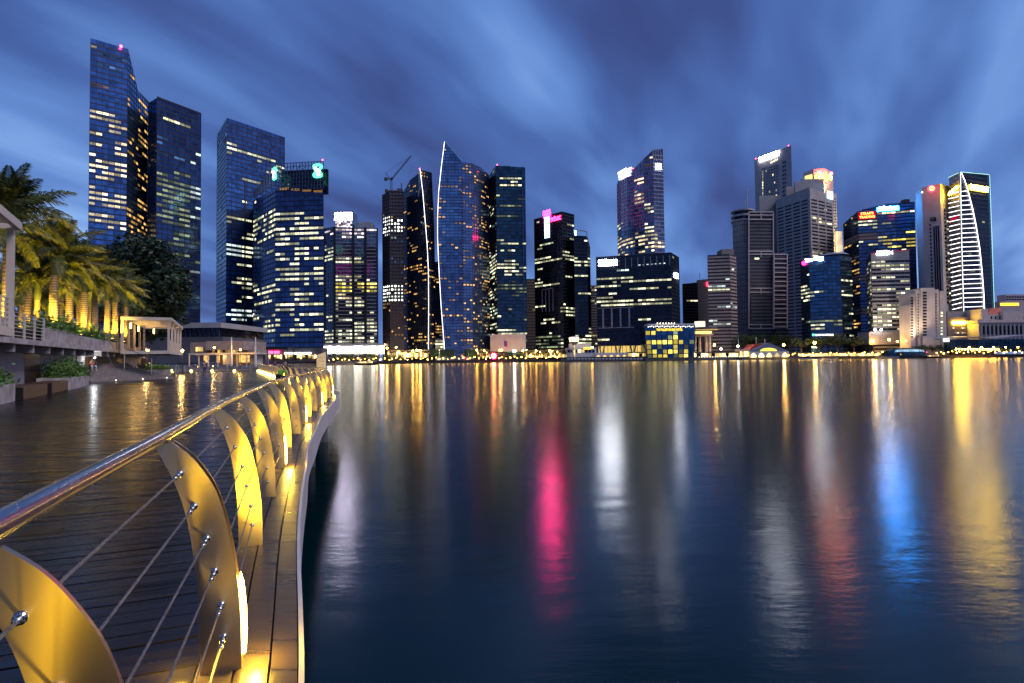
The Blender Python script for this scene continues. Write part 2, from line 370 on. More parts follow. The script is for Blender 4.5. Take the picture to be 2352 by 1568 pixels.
def tower(name, label, corners, fh=4.0, bw=4.5, wall='glass_blue', band=('frame_dark', 0.22, 0.12), mull=('frame_dark', 0.18, 0.10), base=0.05, key='o',
          lit=(), z0=BASE, depth=30, z_lit0=6, top_gap=1.2, cat='skyscraper', pier=None, faces=None, keys=None, seg=None, group=None, nolit=(), bandtop=True, winh=None, persist=3.4, wfrac=.9):
    rr = random.Random(label)
    n = len(corners); c0 = corners[0].at(z0); cn = corners[-1].at(z0)
    root = thing(name, label, cat, ((c0.x + cn.x) / 2, (c0.y + cn.y) / 2, z0), group)
    # solid body
    curved = any(len(c.p) > 1 for c in corners); V = seg or (14 if curved else 1)
    mb = MB(); ring = []
    cs = list(corners)
    for c in (corners[-1], corners[0]):
        q = c.at(z0); r = Vector((q.x, q.y, 0)).normalized() * depth
        cs.append(Corner([(x + r.x, y + r.y, z) for x, y, z in c.p]))
    for v in range(V + 1):
        ring.append([c.at(z0 + (c.zt - z0) * v / V) for c in cs])
    m_ = len(cs); vs = [tuple(p) for r_ in ring for p in r_]; fs = []
    for v in range(V):
        for k in range(m_):
            k2 = (k + 1) % m_; fs.append((v * m_ + k, v * m_ + k2, (v + 1) * m_ + k2, (v + 1) * m_ + k))
    top = [V * m_ + k for k in range(m_)]
    cen = sum((Vector(vs[i]) for i in top), Vector()) / m_; vs.append(tuple(cen))
    for k in range(m_): fs.append((top[k], top[(k + 1) % m_], len(vs) - 1))
    mb.add(vs, fs); mb.build('wall', wall, root)
    bands, mulls, piers, rest = MB(), MB(), MB(), {}
    count = 0
    F = [Face(a, c, z0) for a, c in zip(corners, corners[1:])]
    wins = []
    for fi, f in enumerate(F):
        zt = max(f.L.zt, f.R.zt); nf = int((zt - z0 - top_gap) / fh)
        nb = max(1, round(f.w / bw)); on = False
        for k in range(nf + 1):
            z = z0 + k * fh
            # clip the band where a sloping roof cuts it
            u0, u1 = 0.0, 1.0
            if z > min(f.L.zt, f.R.zt) - 0.4 and f.L.zt != f.R.zt:
                u = (z + 0.4 - f.L.zt) / (f.R.zt - f.L.zt)
                if f.L.zt < f.R.zt: u0 = u
                else: u1 = u
            if u1 - u0 < 0.02 or not (-.01 < u0 < 1.01 and -.01 < u1 < 1.01): continue
            if band:
                h = band[1] * fh; p, q = f.P(u0, z), f.P(u1, z); o = f.n * band[2]; i_ = f.n * -0.2
                bands.box8([p + i_, p + o, p + o + Vector((0, 0, h)), p + i_ + Vector((0, 0, h)), q + i_, q + o, q + o + Vector((0, 0, h)), q + i_ + Vector((0, 0, h))])
            if z < z0 + z_lit0: continue
            hb = (band[1] if band else 0.1) * fh; wh = winh or fh * 0.42
            zc = z + hb + (fh - hb) / 2
            yref = proj(f.P(0.0, zc))[1]
            for bI in range(nb):
                u = (bI + 0.5) / nb
                if zc + wh / 2 + 0.5 > f.top(u): on = False; continue
                c = f.P(u, zc); x, y = proj(c)
                pr, kk = base, key
                if keys: kk = keys[fi]
                if isinstance(base, (list, tuple)): pr = base[fi]
                for (x0, y0, x1, y1, p_, k_) in lit:
                    if x0 <= x <= x1 and y0 <= yref <= y1: pr, kk = p_, k_ or kk
                for (x0, y0, x1, y1) in nolit:
                    if x0 <= x <= x1 and y0 <= y <= y1: pr = 0
                r_ = rr.random()
                on = (r_ < 1 - (1 - pr) / (persist * (1 - pr) + pr) if pr > 0 else False) if on else r_ < min(1, pr / (persist * (1 - pr) + pr))
                if on:
                    wd = (f.P((bI + 1) / nb, zc) - f.P(bI / nb, zc)).length * wfrac
                    wins.append((kk, c + f.n * 0.04, f.d, f.n, wd, wh))
        if mull:
            segs = 10 if curved else 1
            for bI in range(nb + 1):
                u = bI / nb; zt_ = f.top(u) - 0.05
                for s_ in range(segs):
                    za, zb = z0 + (zt_ - z0) * s_ / segs, z0 + (zt_ - z0) * (s_ + 1) / segs
                    a, c = f.P(u, za) + f.n * mull[2] / 2, f.P(u, zb) + f.n * mull[2] / 2
                    mulls.bar(a, c, mull[1], mull[2] + 0.2, f.n)
        if pier:
            npi = max(1, round(f.w / pier[1]))
            for bI in range(npi + 1):
                u = min(max(bI / npi, pier[2] * 0.45 / f.w), 1 - pier[2] * 0.45 / f.w)
                a, c = f.P(u, z0) + f.n * 0.3, f.P(u, f.top(u) - 0.02) + f.n * 0.3
                piers.bar(a, c, pier[2], 0.95, f.n)
    bands.build('floor_band', band[0] if band else 'frame_dark', root, kind='stuff')
    if mull: mulls.build('mullion', mull[0], root, kind='stuff')
    if pier: piers.build('pier', pier[0], root, kind='stuff')
    wins.sort(key=lambda w: -w[4] * w[5])
    if len(wins) > 290:
        rr.shuffle(wins)
    L = root.location
    for i, (kk, c, d, nr, wd, wh) in enumerate(wins):
        if i < 290:
            Mx = Matrix((d * wd, nr * 0.16, Vector((0, 0, wh)))).transposed().to_4x4(); Mx.translation = c - L
            put('window', WIN[kk], root, Mx)
        else:
            mb = rest.setdefault(kk, MB()); a = d * wd / 2; h = Vector((0, 0, wh / 2)); o = nr * 0.08
            mb.box8([c - a - h - o, c - a - h + o, c - a + h + o, c - a + h - o, c + a - h - o, c + a - h + o, c + a + h + o, c + a + h - o])
    for kk, mb in rest.items(): mb.build('window_row', 'win_' + kk, root, kind='stuff')
    root_faces[root.name] = F
    return root, F
root_faces = {}
def plate(root, name, mat, f, px0, px1, py0, py1, out=0.5, thick=0.4, slant=True):
    """a sign board on face f between pixel columns and rows (rows read at its middle)"""
    def hit(px, py):
        d = ray(px, py); p0 = f.P(0.5, 60); k = (p0 - CAM).dot(f.n) / d.dot(f.n); return CAM + d * k
    a, c = hit(px0, (py0 + py1) / 2), hit(px1, (py0 + py1) / 2)
    zt, zb = hit((px0 + px1) / 2, py0).z, hit((px0 + px1) / 2, py1).z
    cen = hit((px0 + px1) / 2, (py0 + py1) / 2); w = abs((c - a).dot(f.d)); h = zt - zb
    Mx = Matrix((f.d * w, f.n * thick, Vector((0, 0, h)))).transposed().to_4x4(); Mx.translation = cen + f.n * out - root.location
    key = 'plate_' + mat
    if key not in WIN: WIN[key] = unit_mesh('sign_plate', mat)
    o = put(name, WIN[key], root, Mx); return o, cen + f.n * (out + thick / 2), w, h
def letters(root, body, mat, f, px0, px1, py0, py1, out=0.6, name='lettering'):
    def hit(px, py):
        d = ray(px, py); p0 = f.P(0.5, 60); k = (p0 - CAM).dot(f.n) / d.dot(f.n); return CAM + d * k
    cen = hit((px0 + px1) / 2, (py0 + py1) / 2); h = hit((px0 + px1) / 2, py0).z - hit((px0 + px1) / 2, py1).z
    w = abs((hit(px1, (py0 + py1) / 2) - hit(px0, (py0 + py1) / 2)).dot(f.d))
    lines = body.count('\n') + 1
    dirx = f.d if proj(cen + f.d)[0] > proj(cen)[0] else -f.d
    return text(body, name, mat, root, cen + f.n * out, dirx, h / lines * 1.15, 0.12, width=w)
BALL = MB(); BALL.lathe([(0.0, -1), (0.6, -0.8), (0.95, -0.3), (0.95, 0.3), (0.6, 0.8), (0.0, 1)], n=10)
def ball(name, mat, root, p, r):
    key = 'ball_' + mat
    if key not in WIN:
        me = BALL.mesh('globe', True); me.materials.append(MATS[mat]); WIN[key] = me
    o = link(name, WIN[key], None, root); o.location = Vector(p) - root.location; o.scale = (r,) * 3; return o
def block(root, name, mat, Y, px0, px1, py0, py1, dep=12):
    a, c = at_y(px0, py0, Y), at_y(px1, py1, Y)
    mb = MB(); mb.box(((a.x + c.x) / 2, Y + dep / 2, (a.z + c.z) / 2), (abs(c.x - a.x), dep, abs(a.z - c.z))); return mb.build(name, mat, root)
LAND_Z = DECK - 0.1
# --- two linked towers at the far left
t1, F = tower('office_tower', 'tallest blue glass tower with slanted roof, behind the palms', [C(430, (208, 87)), C(446, (294, 112)), C(466, (318, 212)), C(500, (354, 246))],
    4.2, 4.2, z0=LAND_Z, base=[0.015, 0.14, 0.30], keys=['w', 'a', 'a'], depth=34, z_lit0=60, mull=('frame_dark', 0.16, 0.12),
    lit=[(222, 95, 292, 150, .55, 'b'), (210, 186, 292, 194, .7, 'd'), (206, 252, 250, 266, .98, 'w'), (250, 277, 294, 300, .8, 'w'), (246, 312, 294, 338, .75, 'w'), (206, 362, 248, 395, .62, 'w'),
         (206, 395, 248, 411, .98, 'w'), (250, 362, 286, 382, .8, 'w'), (206, 434, 292, 474, .45, 'w'), (206, 486, 248, 504, .98, 'w'), (246, 496, 292, 526, .85, 'w'), (206, 530, 292, 548, .35, 'd'),
         (294, 300, 354, 322, .8, 'a'), (294, 500, 354, 528, .8, 'a')])
ball('beacon', 'beacon', t1, at_y(278, 106, 441), 1.0)
mb = MB(); mb.bar(at_y(320, 212, 455), at_y(343, 236, 458), 0.7, 0.7); mb.build('roof_strut', 'frame_blue', t1)
t2, F = tower('office_tower', 'dark blue tower joined to the tallest glass tower by a curved wing', [C(458, (341, 236)), C(450, (361, 224)), C(482, (462, 262))],
    4.2, 4.6, z0=LAND_Z, base=[0.0, 0.03], key='c', depth=34, z_lit0=40, wall='glass_navy',
    lit=[(362, 264, 462, 272, .8, 'o'), (362, 276, 440, 336, .25, 'b'), (362, 344, 436, 352, .9, 'b'), (362, 384, 440, 512, .82, 'g'), (362, 512, 462, 600, .3, 'g'), (362, 604, 462, 614, .8, 'c'), (362, 614, 462, 740, .22, 'c')])
mb = MB(); mb.bar(at_y(361, 222.8, 449.8), at_y(462, 260.8, 481.8), .5, 1.4); mb.build('parapet', 'frame_dark', t2)
# --- blue tower with a chamfered side
t3, F = tower('office_tower', 'tall blue glass tower with a narrow side face, behind the lower tower with green emblems', [C(558, (499, 308)), C(520, (521, 270)), C(567, (654, 315))],
    4.3, 5.0, z0=LAND_Z, base=[0.10, 0.05], keys=['b', 'o'], depth=36, z_lit0=20,
    lit=[(521, 336, 604, 345, .98, 'o'), (560, 322, 654, 336, .45, 'o'), (575, 345, 654, 370, .5, 'o'), (550, 380, 654, 388, .6, 'w'), (521, 484, 582, 770, .36, 'o'), (521, 556, 560, 590, .7, 'c'), (521, 700, 582, 770, .6, 'c')])
mb = MB(); a = F[1].P(.30, 10) + F[1].n * .1; c = F[1].P(.30, 175) + F[1].n * .1; mb.bar(a, c, 1.4, .5, F[1].n); mb.build('recess', 'frame_dark', t3)
# --- tower with lattice crown and the green emblems
t4, F = tower('office_tower', 'glass tower with lattice crown and two glowing green emblems', [C(512, (582, 460)), C(470, (633, 436)), C(466, (743, 442))],
    4.2, 4.0, z0=LAND_Z, base=[0.05, 0.05], key='o', depth=34, z_lit0=14, wall='glass_navy',
    lit=[(582, 504, 632, 566, .62, 'o'), (582, 640, 632, 760, .38, 'o'), (633, 492, 744, 712, .50, 'o'), (633, 496, 690, 508, .95, 'o'), (650, 520, 730, 560, .72, 'o'), (640, 600, 744, 660, .68, 'o'), (640, 712, 744, 775, .35, 'o')])
def lattice(root, f, z0, zt0, zt1, nx, nz, name, mat, dep=0.35):
    rr = random.Random(3); mb = MB()
    P = lambda u, v: f.P(u, z0) * 1.0 + Vector((0, 0, (zt0 + (zt1 - zt0) * u - z0) * v))
    for i in range(nx + 1): mb.bar(P(i / nx, 0), P(i / nx, 1), .45, .45)
    for k in range(nz + 1): mb.bar(P(0, k / nz), P(1, k / nz), .4, .4)
    for i in range(nx):
        for k in range(nz):
            if rr.random() < .8:
                a, c = P(i / nx, k / nz), P((i + 1) / nx, (k + 1) / nz)
                if rr.random() < .5: a, c = P(i / nx, (k + 1) / nz), P((i + 1) / nx, k / nz)
                mb.bar(a, c, .25, .25)
    return mb.build(name, mat, root, kind='stuff')
zA, zB, zC = at_y(638, 376, 470).z, at_y(742, 369.5, 466).z, at_y(590, 440, 510).z
lattice(t4, F[1], F[1].L.zt - .5, zA, zB, 16, 7, 'crown_screen', 'frame_blue')
lattice(t4, F[0], F[0].L.zt + 2, zC, zA, 8, 6, 'crown_screen', 'frame_pale')
mb = MB(); q0, q1 = F[1].P(.02, 0) - F[1].n * 9, F[1].P(.98, 0) - F[1].n * 9
mb.box8([Vector((p.x, p.y, z)) + F[1].n * o for p in (q0, q1) for o, z in ((-3, F[1].L.zt - 2), (0, F[1].L.zt - 2), (0, zA - 3), (-3, zA - 3))]); mb.build('crown_core', 'glass_black', t4)
for i in range(4): plate(t4, 'terrace_light', 'win_a', F[1], 640 + i * 26, 660 + i * 26, 429 + i * 2, 434 + i * 2, -2, .3)
def emblem(f, px, py, s):
    p = f.P(.5, 60); d = ray(px, py); c = CAM + d * ((p - CAM).dot(f.n) / d.dot(f.n)) + f.n * 1.2
    mb = MB(); pts = []
    for k in range(33):
        a = 2 * math.pi * k / 32; pts.append(c + f.d * (math.sin(2 * a) * s * .34) + Vector((0, 0, math.cos(a) * s * .5)))
    mb.tube(pts, s * .105, 8); mb.build('emblem', 'sign_green', t4)
    mb = MB(); mb.tube([c + f.n * .5 + f.d * (math.sin(k) * s * .2) + Vector((0, 0, (k - 3) * s * .13)) for k in range(6)], s * .13, 8); mb.build('emblem_core', 'sign_white_soft', t4)
emblem(F[1], 731, 393, 10); emblem(F[0], 634, 399, 9)
ball('beacon', 'beacon', t4, at_y(741, 367, 466), .6)
# --- stepped tower with the dazzling crown
t5, F = tower('office_tower', 'stepped grey-blue tower crowned by a blazing white light box', [C(655, (745, 524)), C(640, (768, 520)), C(643, (811, 522)), C(643.5, (839, 522)), C(645, (868, 524))],
    4.1, 4.4, wall='glass_grey', base=.10, key='o', depth=30, z_lit0=4, band=('frame_pale', .22, .15), pier=('frame_dark', 42, 1.6),
    lit=[(745, 520, 868, 548, .55, 'p'), (745, 590, 830, 606, .93, 'o'), (790, 632, 868, 646, .75, 'w'), (768, 650, 868, 668, .85, 'y'), (768, 668, 868, 690, .2, 'w'), (768, 692, 868, 735, .5, 'o'), (745, 755, 868, 800, .8, 'o'), (745, 560, 868, 588, .03, 'o')])
t5b = block(t5, 'upper_block', 'glass_grey', 644, 769, 809, 484, 522, 22)
for k in range(9):
    for j in range(5):
        if rnd.random() < .6:
            Mx = Matrix.Diagonal((2.0, .2, 1.5, 1)); Mx.translation = at_y(772 + k * 4.3, 508 + j * 3.2, 643.9) - t5.location; put('window', WIN['p'], t5, Mx)
for x0, x1 in ((768.5, 778), (780, 808)): 
    a, c = at_y(x0, 488, 643.6), at_y(x1, 505, 643.6); Mx = Matrix.Diagonal((c.x - a.x, .6, a.z - c.z, 1)); Mx.translation = (a + c) / 2 - t5.location
    put('light_box', unit_mesh('light_box', 'sign_violet'), t5, Mx)
block(t5, 'roof_plant', 'frame_pale', 651, 820, 853, 510, 526, 14)
# --- tower under construction with its crane
t6, F = tower('unfinished_tower', 'unfinished concrete tower with a crane on top and two bands of work lights', [C(660, (879, 447)), C(650, (896, 436)), C(652, (926, 437))],
    4.0, 4.2, wall='concrete_dark', band=('concrete_dark', .20, .9), mull=('rust', .5, .6), base=.03, key='a', depth=24, z_lit0=20, bandtop=False, wfrac=.42, winh=1.7,
    lit=[(878, 499, 928, 536, .9, 'W'), (878, 654, 928, 692, .9, 'W'), (878, 540, 928, 548, .5, 'c'), (878, 548, 928, 650, .06, 'b'), (878, 692, 928, 800, .10, 'a')])
cr = thing('tower_crane', 'luffing tower crane on top of the unfinished tower', 'crane', at_y(899, 437, 656))
def truss(mb, a, c, w, n, th=.22):
    a, c = Vector(a), Vector(c); d = (c - a).normalized(); x = d.cross(Vector((0, 1, 0))).normalized() * w / 2; y = x.cross(d).normalized() * w / 2
    L4 = [x + y, x - y, -x - y, -x + y]
    for o in L4: mb.bar(a + o, c + o, th, th)
    for k in range(n):
        p, q = a.lerp(c, k / n), a.lerp(c, (k + 1) / n)
        for i in range(4): mb.bar(p + L4[i], q + L4[(i + 1) % 4], th * .7, th * .7)
Y6 = 656
mb = MB(); truss(mb, at_y(899, 438, Y6), at_y(898.5, 414, Y6), 1.8, 5); mb.build('mast', 'crane_steel', cr)
mb = MB(); truss(mb, at_y(898, 413, Y6), at_y(944, 358, Y6), 1.3, 14); mb.build('jib', 'crane_steel', cr)
mb = MB(); truss(mb, at_y(899, 412, Y6), at_y(885, 409, Y6), 1.5, 4); mb.box(at_y(886, 411, Y6), (3.0, 2.5, 3.5)); mb.build('counterweight_arm', 'crane_steel', cr)
mb = MB(); truss(mb, at_y(895, 411, Y6), at_y(886, 396, Y6), 1.0, 5); mb.build('back_stay', 'crane_steel', cr)
mb = MB(); mb.bar(at_y(886, 396, Y6), at_y(944, 358, Y6), .15, .15); mb.bar(at_y(944, 358, Y6), at_y(944, 400, Y6), .12, .12); mb.build('cable', 'crane_steel', cr)
mb = MB(); mb.box(at_y(900, 410, Y6), (2.2, 2.2, 2.6)); mb.build('cab', 'frame_dark', cr)
mb = MB(); truss(mb, at_y(922, 437, 660), at_y(922, 420, 660), 1.0, 5); mb.build('hoist_mast', 'crane_steel', t6)
for px in (884, 912, 918): block(t6, 'formwork', 'concrete_dark', 656, px, px + 6, 430 + (px % 5), 440, 5)
# --- the slim dark tower with a lit spine
spine = [(964.7, 389), (971, 440), (976, 500), (981, 560), (984, 620), (984.5, 700), (984, 802)]
t7, F = tower('residential_tower', 'slim dark curved tower with a thin white lit spine', [C(680, (927, 440)), C(665, (942, 413)), C(652, (959, 400)), C(640, *spine), C(652, (991, 396), (996, 500), (999, 620), (1000, 800))],
    3.6, 3.6, wall='glass_grey', mull=('frame_blue', .25, .25), base=[.13, .13, .13, .17], key='a', depth=20, z_lit0=4, wfrac=.7, winh=1.5, persist=2.0,
    lit=[(927, 613, 1001, 622, .95, 'a'), (960, 765, 1001, 790, .5, 'a')])
mb = MB(); mb.tube([at_y(x, y, 639.4) for x, y in spine], .20, 6); mb.build('spine_light', 'neon', t7)
ball('beacon', 'beacon', t7, at_y(964, 387, 640), .7)
# --- the sail shaped tower
edge = [(1021, 325), (1014, 380), (1007.5, 440), (1005, 500), (1005, 545), (1008, 615), (1013, 700), (1021, 802)]
t8, F = tower('residential_tower', 'sail shaped blue residential tower with a pointed top and lit curved edge', [C(640, *edge), C(642, (1061, 371)), C(646, (1083, 374)), C(656, (1104, 384)), C(674, (1122, 400))],
    3.5, 3.4, wall='glass_sail', mull=('frame_blue', .3, .25), band=('frame_blue', .2, .3), base=[.13, .25, .25, .22], key='a', depth=22, z_lit0=3, wfrac=.62, winh=1.5, persist=1.7,
    lit=[(1020, 325, 1060, 352, .35, 'c'), (1060, 560, 1124, 572, .6, 'a')])
mb = MB(); mb.tube([at_y(x, y, 639.4) for x, y in edge], .19, 6); mb.build('edge_light', 'neon', t8)
mb = MB(); f = F[1]
for k in range(78): mb.box(f.P(0, 8 + k * 2.6) + f.n * .6, (3.4, 1.6, .35))
mb.build('balcony_stack', 'frame_violet', t8, kind='stuff')
# --- low blocks seen through the gap between the two curved towers
tower('office_block', 'dark block in the gap left of the sail shaped tower', [C(730, (996, 600)), C(732, (1014, 602))], 3.8, 4.0, wall='glass_black', band=('concrete_dark', .3, .3), base=.10, key='a', depth=18, cat='building')
tower('office_block', 'low brightly lit block at the foot of the sail shaped tower', [C(650, (1000, 777)), C(650.5, (1022, 777))], 3.4, 3.0, wall='concrete', band=('concrete', .3, .3), base=.92, key='o', depth=12, cat='building', z_lit0=0, winh=2.0)
# --- teal tower
t9, F = tower('office_tower', 'teal-black office tower with flat top right of the sail shaped tower', [C(690, (1123, 403)), C(652, (1139, 380)), C(654, (1206, 384))],
    4.0, 4.4, wall='glass_teal', base=[.10, .07], key='o', depth=30, z_lit0=16,
    lit=[(1139, 408, 1206, 416, .5, 'o'), (1150, 416, 1206, 430, .85, 'o'), (1139, 455, 1206, 464, .7, 'g'), (1139, 464, 1206, 500, .2, 'g'), (1140, 555, 1206, 600, .28, 'o'), (1139, 612, 1206, 636, .72, 'o'), (1123, 610, 1139, 760, .5, 'o'), (1139, 640, 1206, 700, .2, 'g'), (1139, 758, 1206, 768, .85, 'o')])
mb = MB(); mb.bar(F[1].P(.9, 3), F[1].P(.9, F[1].R.zt + 1), .8, 2.6, F[1].n); mb.build('corner_fin', 'frame_blue', t9)
ball('beacon', 'beacon', t9, at_y(1142, 378, 652), .7)
block(t9, 'podium', 'stone_cream', 630, 1126, 1208, 768, 806, 18)
tower('office_block', 'narrow dark block in the gap beside the tower with the red sign', [C(720, (1206, 640)), C(722, (1230, 640))], 3.8, 4.5, wall='concrete_dark', band=('concrete_brown', .45, .3), base=.10, key='a', depth=20, cat='building')
# --- dark tower with red sign
t10, F = tower('office_tower', 'black tower with red script sign and tall white light column on its roof', [C(672, (1227, 503)), C(640, (1290.5, 485)), C(654, (1318, 492))],
    4.0, 4.2, wall='glass_black', base=[.07, .05], key='o', depth=26, z_lit0=6, mull=('frame_dark', .3, .3), nolit=[(1240, 480, 1300, 550)],
    lit=[(1227, 600, 1290, 612, .9, 'o'), (1290, 588, 1320, 600, .95, 'o'), (1227, 640, 1290, 668, .25, 'o'), (1227, 730, 1290, 744, .6, 'o'), (1290, 712, 1320, 724, .9, 'o'), (1227, 774, 1290, 806, .85, 'g')])
plate(t10, 'light_column', 'sign_cyan', F[0], 1252, 1263, 497, 546, .9, .5); plate(t10, 'roof_sign', 'sign_magenta', F[0], 1250, 1265, 483, 499, 1.0, .8)
letters(t10, 'ntuc', 'sign_red', F[0], 1266, 1289, 492, 509, 1.0)
for k in range(8): plate(t10, 'sign_louvre', 'frame_dark', F[0], 1252.5, 1262.5, 503.5 + k * 5.4, 504.3 + k * 5.4, 1.25, .3)
mb = MB(); f = F[0]
for u in (.27, .40, .53, .66): mb.bar(f.P(u, 58) + f.n * .5, f.P(u, 84) + f.n * .5, .8, .8, f.n)
mb.bar(f.P(.27, 84.4) + f.n * .5, f.P(.66, 84.4) + f.n * .5, .8, .8); mb.build('loggia_frame', 'frame_pale', t10)
t10b, F = tower('office_tower', 'lower black annex with open roof frame right of the tower with the red sign', [C(640, (1318, 540)), C(642, (1349, 542)), C(646, (1355, 566))],
    4.0, 4.2, wall='glass_black', base=.14, key='o', depth=22, z_lit0=6, lit=[(1318, 606, 1356, 616, .9, 'o'), (1318, 668, 1356, 680, .9, 'o'), (1318, 730, 1356, 740, .6, 'o'), (1318, 772, 1356, 800, .7, 'o')])
mb = MB()
for y in (640, 655):
    for a, c in (((1319, 527), (1348, 532)), ((1319, 542), (1319, 527)), ((1348, 545), (1348, 532))): mb.bar(at_y(*a, y), at_y(*c, y), .9, .9)
mb.build('roof_frame', 'frame_pale', t10b)
a = at_y(1321, 535, 646); Mx = Matrix.Diagonal((3, .4, 8, 1)); Mx.translation = a - t10b.location; put('roof_sign', unit_mesh('roof_sign', 'sign_cyan'), t10b, Mx)
tower('office_block', 'slim pale block glimpsed between the black annex and the wide dark block', [C(760, (1352, 655)), C(762, (1372, 655))], 3.6, 4, wall='concrete_dark', band=('concrete', .4, .3), base=.2, key='w', depth=18, cat='building')
# --- curved violet banded tower
cc = [(1417, 423, 720), (1425, 403, 704), (1440, 394, 690), (1456, 387, 680), (1478, 365, 670), (1499, 344.5, 664)]
t11, F = tower('office_tower', 'tall curved tower with violet floor bands and sloping roofline', [C(Y, (x, y)) for x, y, Y in cc] + [C(668, (1522, 341.5))],
    4.6, 4.2, wall='glass_pale', band=('frame_violet', .22, .5), base=.05, key='w', depth=26, z_lit0=30, top_gap=8,
    lit=[(1417, 470, 1524, 540, .16, 'o'), (1440, 526, 1524, 545, .5, 'w'), (1417, 545, 1524, 556, .4, 'w'), (1417, 556, 1524, 570, .9, 'w'), (1417, 572, 1524, 590, .5, 'w')])
for k in range(3): plate(t11, 'roof_sign', 'sign_white_soft', F[1], 1421 + k * 1.5, 1440, 391 + k * 7, 395 + k * 7, 1.0 + k * .1, .5); plate(t11, 'roof_sign', 'sign_white_soft', F[2], 1441, 1452 - k * 2, 386 + k * 7, 389.5 + k * 7, 1.0, .5)
letters(t11, 'Keppel', 'win_d', F[4], 1481, 1497, 374, 382, .8)
plate(t11, 'roof_sign', 'sign_white', F[5], 1507, 1517, 377, 388, 1.2, .6)
mb = MB()
for k in range(5): mb.bar(F[5].P(k / 4, F[5].R.zt - 14) + F[5].n * .4, F[5].P(k / 4, F[5].R.zt + .3) + F[5].n * .4, .5, .6, F[5].n)
mb.build('roof_screen', 'frame_pale', t11)
for x, y in ((1428, 399), (1452, 387), (1455, 387)): ball('beacon', 'beacon', t11, at_y(x, y, 690), .5)
# --- wide black block
t12, F = tower('office_block', 'wide black block with white roof sign standing on slanted columns', [C(628, (1369, 590)), C(606, (1541, 579)), C(640, (1559, 590))],
    4.2, 4.4, wall='glass_black', base=[.05, .05], key='o', depth=26, z0=17, z_lit0=0, cat='building', mull=('frame_dark', .3, .2), nolit=[(1369, 585, 1420, 618), (1369, 716, 1462, 775)],
    lit=[(1412, 616, 1470, 626, .6, 'c'), (1410, 638, 1478, 650, .85, 'o'), (1420, 652, 1530, 662, .4, 'g'), (1440, 662, 1541, 672, .75, 'o'), (1400, 672, 1450, 684, .4, 'o'), (1380, 690, 1541, 704, .97, 'o'), (1380, 704, 1541, 716, .08, 'o')])
[plate(t12, 'sign_letter', 'sign_white', F[0], 1375 + k * 11, 1384 + k * 11, 597 - (k % 2), 611 - k * .6, .9, .6) for k in range(4)]; plate(t12, 'corner_lamp', 'sign_white', F[1], 1549, 1555, 628, 638, .9, .6)
f = F[0]; mb = MB()
for k in range(4): 
    u = .085 + .118 * k; mb.bar(f.P(u, 37) + f.n * .5, f.P(u, 58) + f.n * .5, 1.6, .9, f.n)
mb.bar(f.P(.01, 36.6) + f.n * .5, f.P(.5, 36.6) + f.n * .5, .9, .8); mb.bar(f.P(.01, 58.4) + f.n * .5, f.P(.5, 58.4) + f.n * .5, .9, .8); mb.build('loggia_frame', 'frame_pale', t12)
mb = MB()
for k in range(8): u = .40 + .083 * k; mb.bar(f.P(u, f.top(u) - 14) + f.n * .4, f.P(u, f.top(u) - 3) + f.n * .4, .8, .8, f.n)
mb.build('roof_colonnade', 'frame_pale', t12)
for k in range(7): plate(t12, 'roof_garden_light', 'win_c', F[0], 1466 + k * 9.5, 1471 + k * 9.5, 607.5 - k * .7, 609.5 - k * .7, .4, .3)
zb = 2.4
mb = MB()
for u in (.06, .28, .48):
    for s in (-1, 1): mb.bar(f.P(u, zb) - f.n * 1, f.P(u + s * .035, 17.2) - f.n * 1, 1.6, 1.4, f.n)
mb.build('slanted_column', 'concrete', t12, kind='stuff')
mb = MB(); a, c = f.P(.0, 0) - f.n * 9, f.P(.62, 0) - f.n * 9
mb.box8([Vector((p.x, p.y, z)) + f.n * o for p in (a, c) for o, z in ((-1, zb), (0, zb), (0, 16.8), (-1, 16.8))]); mb.build('lobby', 'glow_hall', t12)
mb = MB()
for k in range(12): p = f.P(.03 + k * .05, 0) - f.n * 8.7; mb.bar((p.x, p.y, zb), (p.x, p.y, 16.8), .5, .3, f.n)
mb.build('lobby_mullion', 'concrete_dark', t12, kind='stuff')
# --- small blocks behind the round restaurant
tower('office_block', 'low black block behind the waterfront hotel', [C(700, (1567, 652)), C(702, (1602, 648))], 3.8, 4.5, wall='glass_black', base=.05, depth=20, cat='building', lit=[(1570, 690, 1600, 700, .5, 'o')])
b15, F = tower('office_block', 'brown slab block with a red round sign and rooftop mast', [C(730, (1600, 643)), C(732, (1628, 640))], 3.8, 14, wall='concrete_brown', band=('concrete_dark', .1, .2), mull=None, base=.0, depth=20, cat='building')
mb = MB(); mb.bar(at_y(1607, 640, 735), at_y(1607, 626, 735), .4, .4); mb.build('roof_mast', 'frame_dark', b15)
plate(b15, 'round_sign', 'sign_red_soft', F[0], 1622, 1628, 648, 658, .8, .5)
b16, F = tower('office_block', 'brown concrete office block with dark ribbon windows and higher stair core', [C(644, (1624.5, 586)), C(640, (1675, 583)), C(652, (1690, 588))],
    3.9, 5, wall='frame_dark', band=('concrete_brown', .52, .5), mull=None, base=.05, key='c', depth=22, cat='building', lit=[(1630, 655, 1672, 662, .5, 'c'), (1630, 664, 1672, 672, .5, 'o')], z_lit0=20)
block(b16, 'stair_core', 'concrete_brown', 656, 1658, 1690, 572, 760, 16)
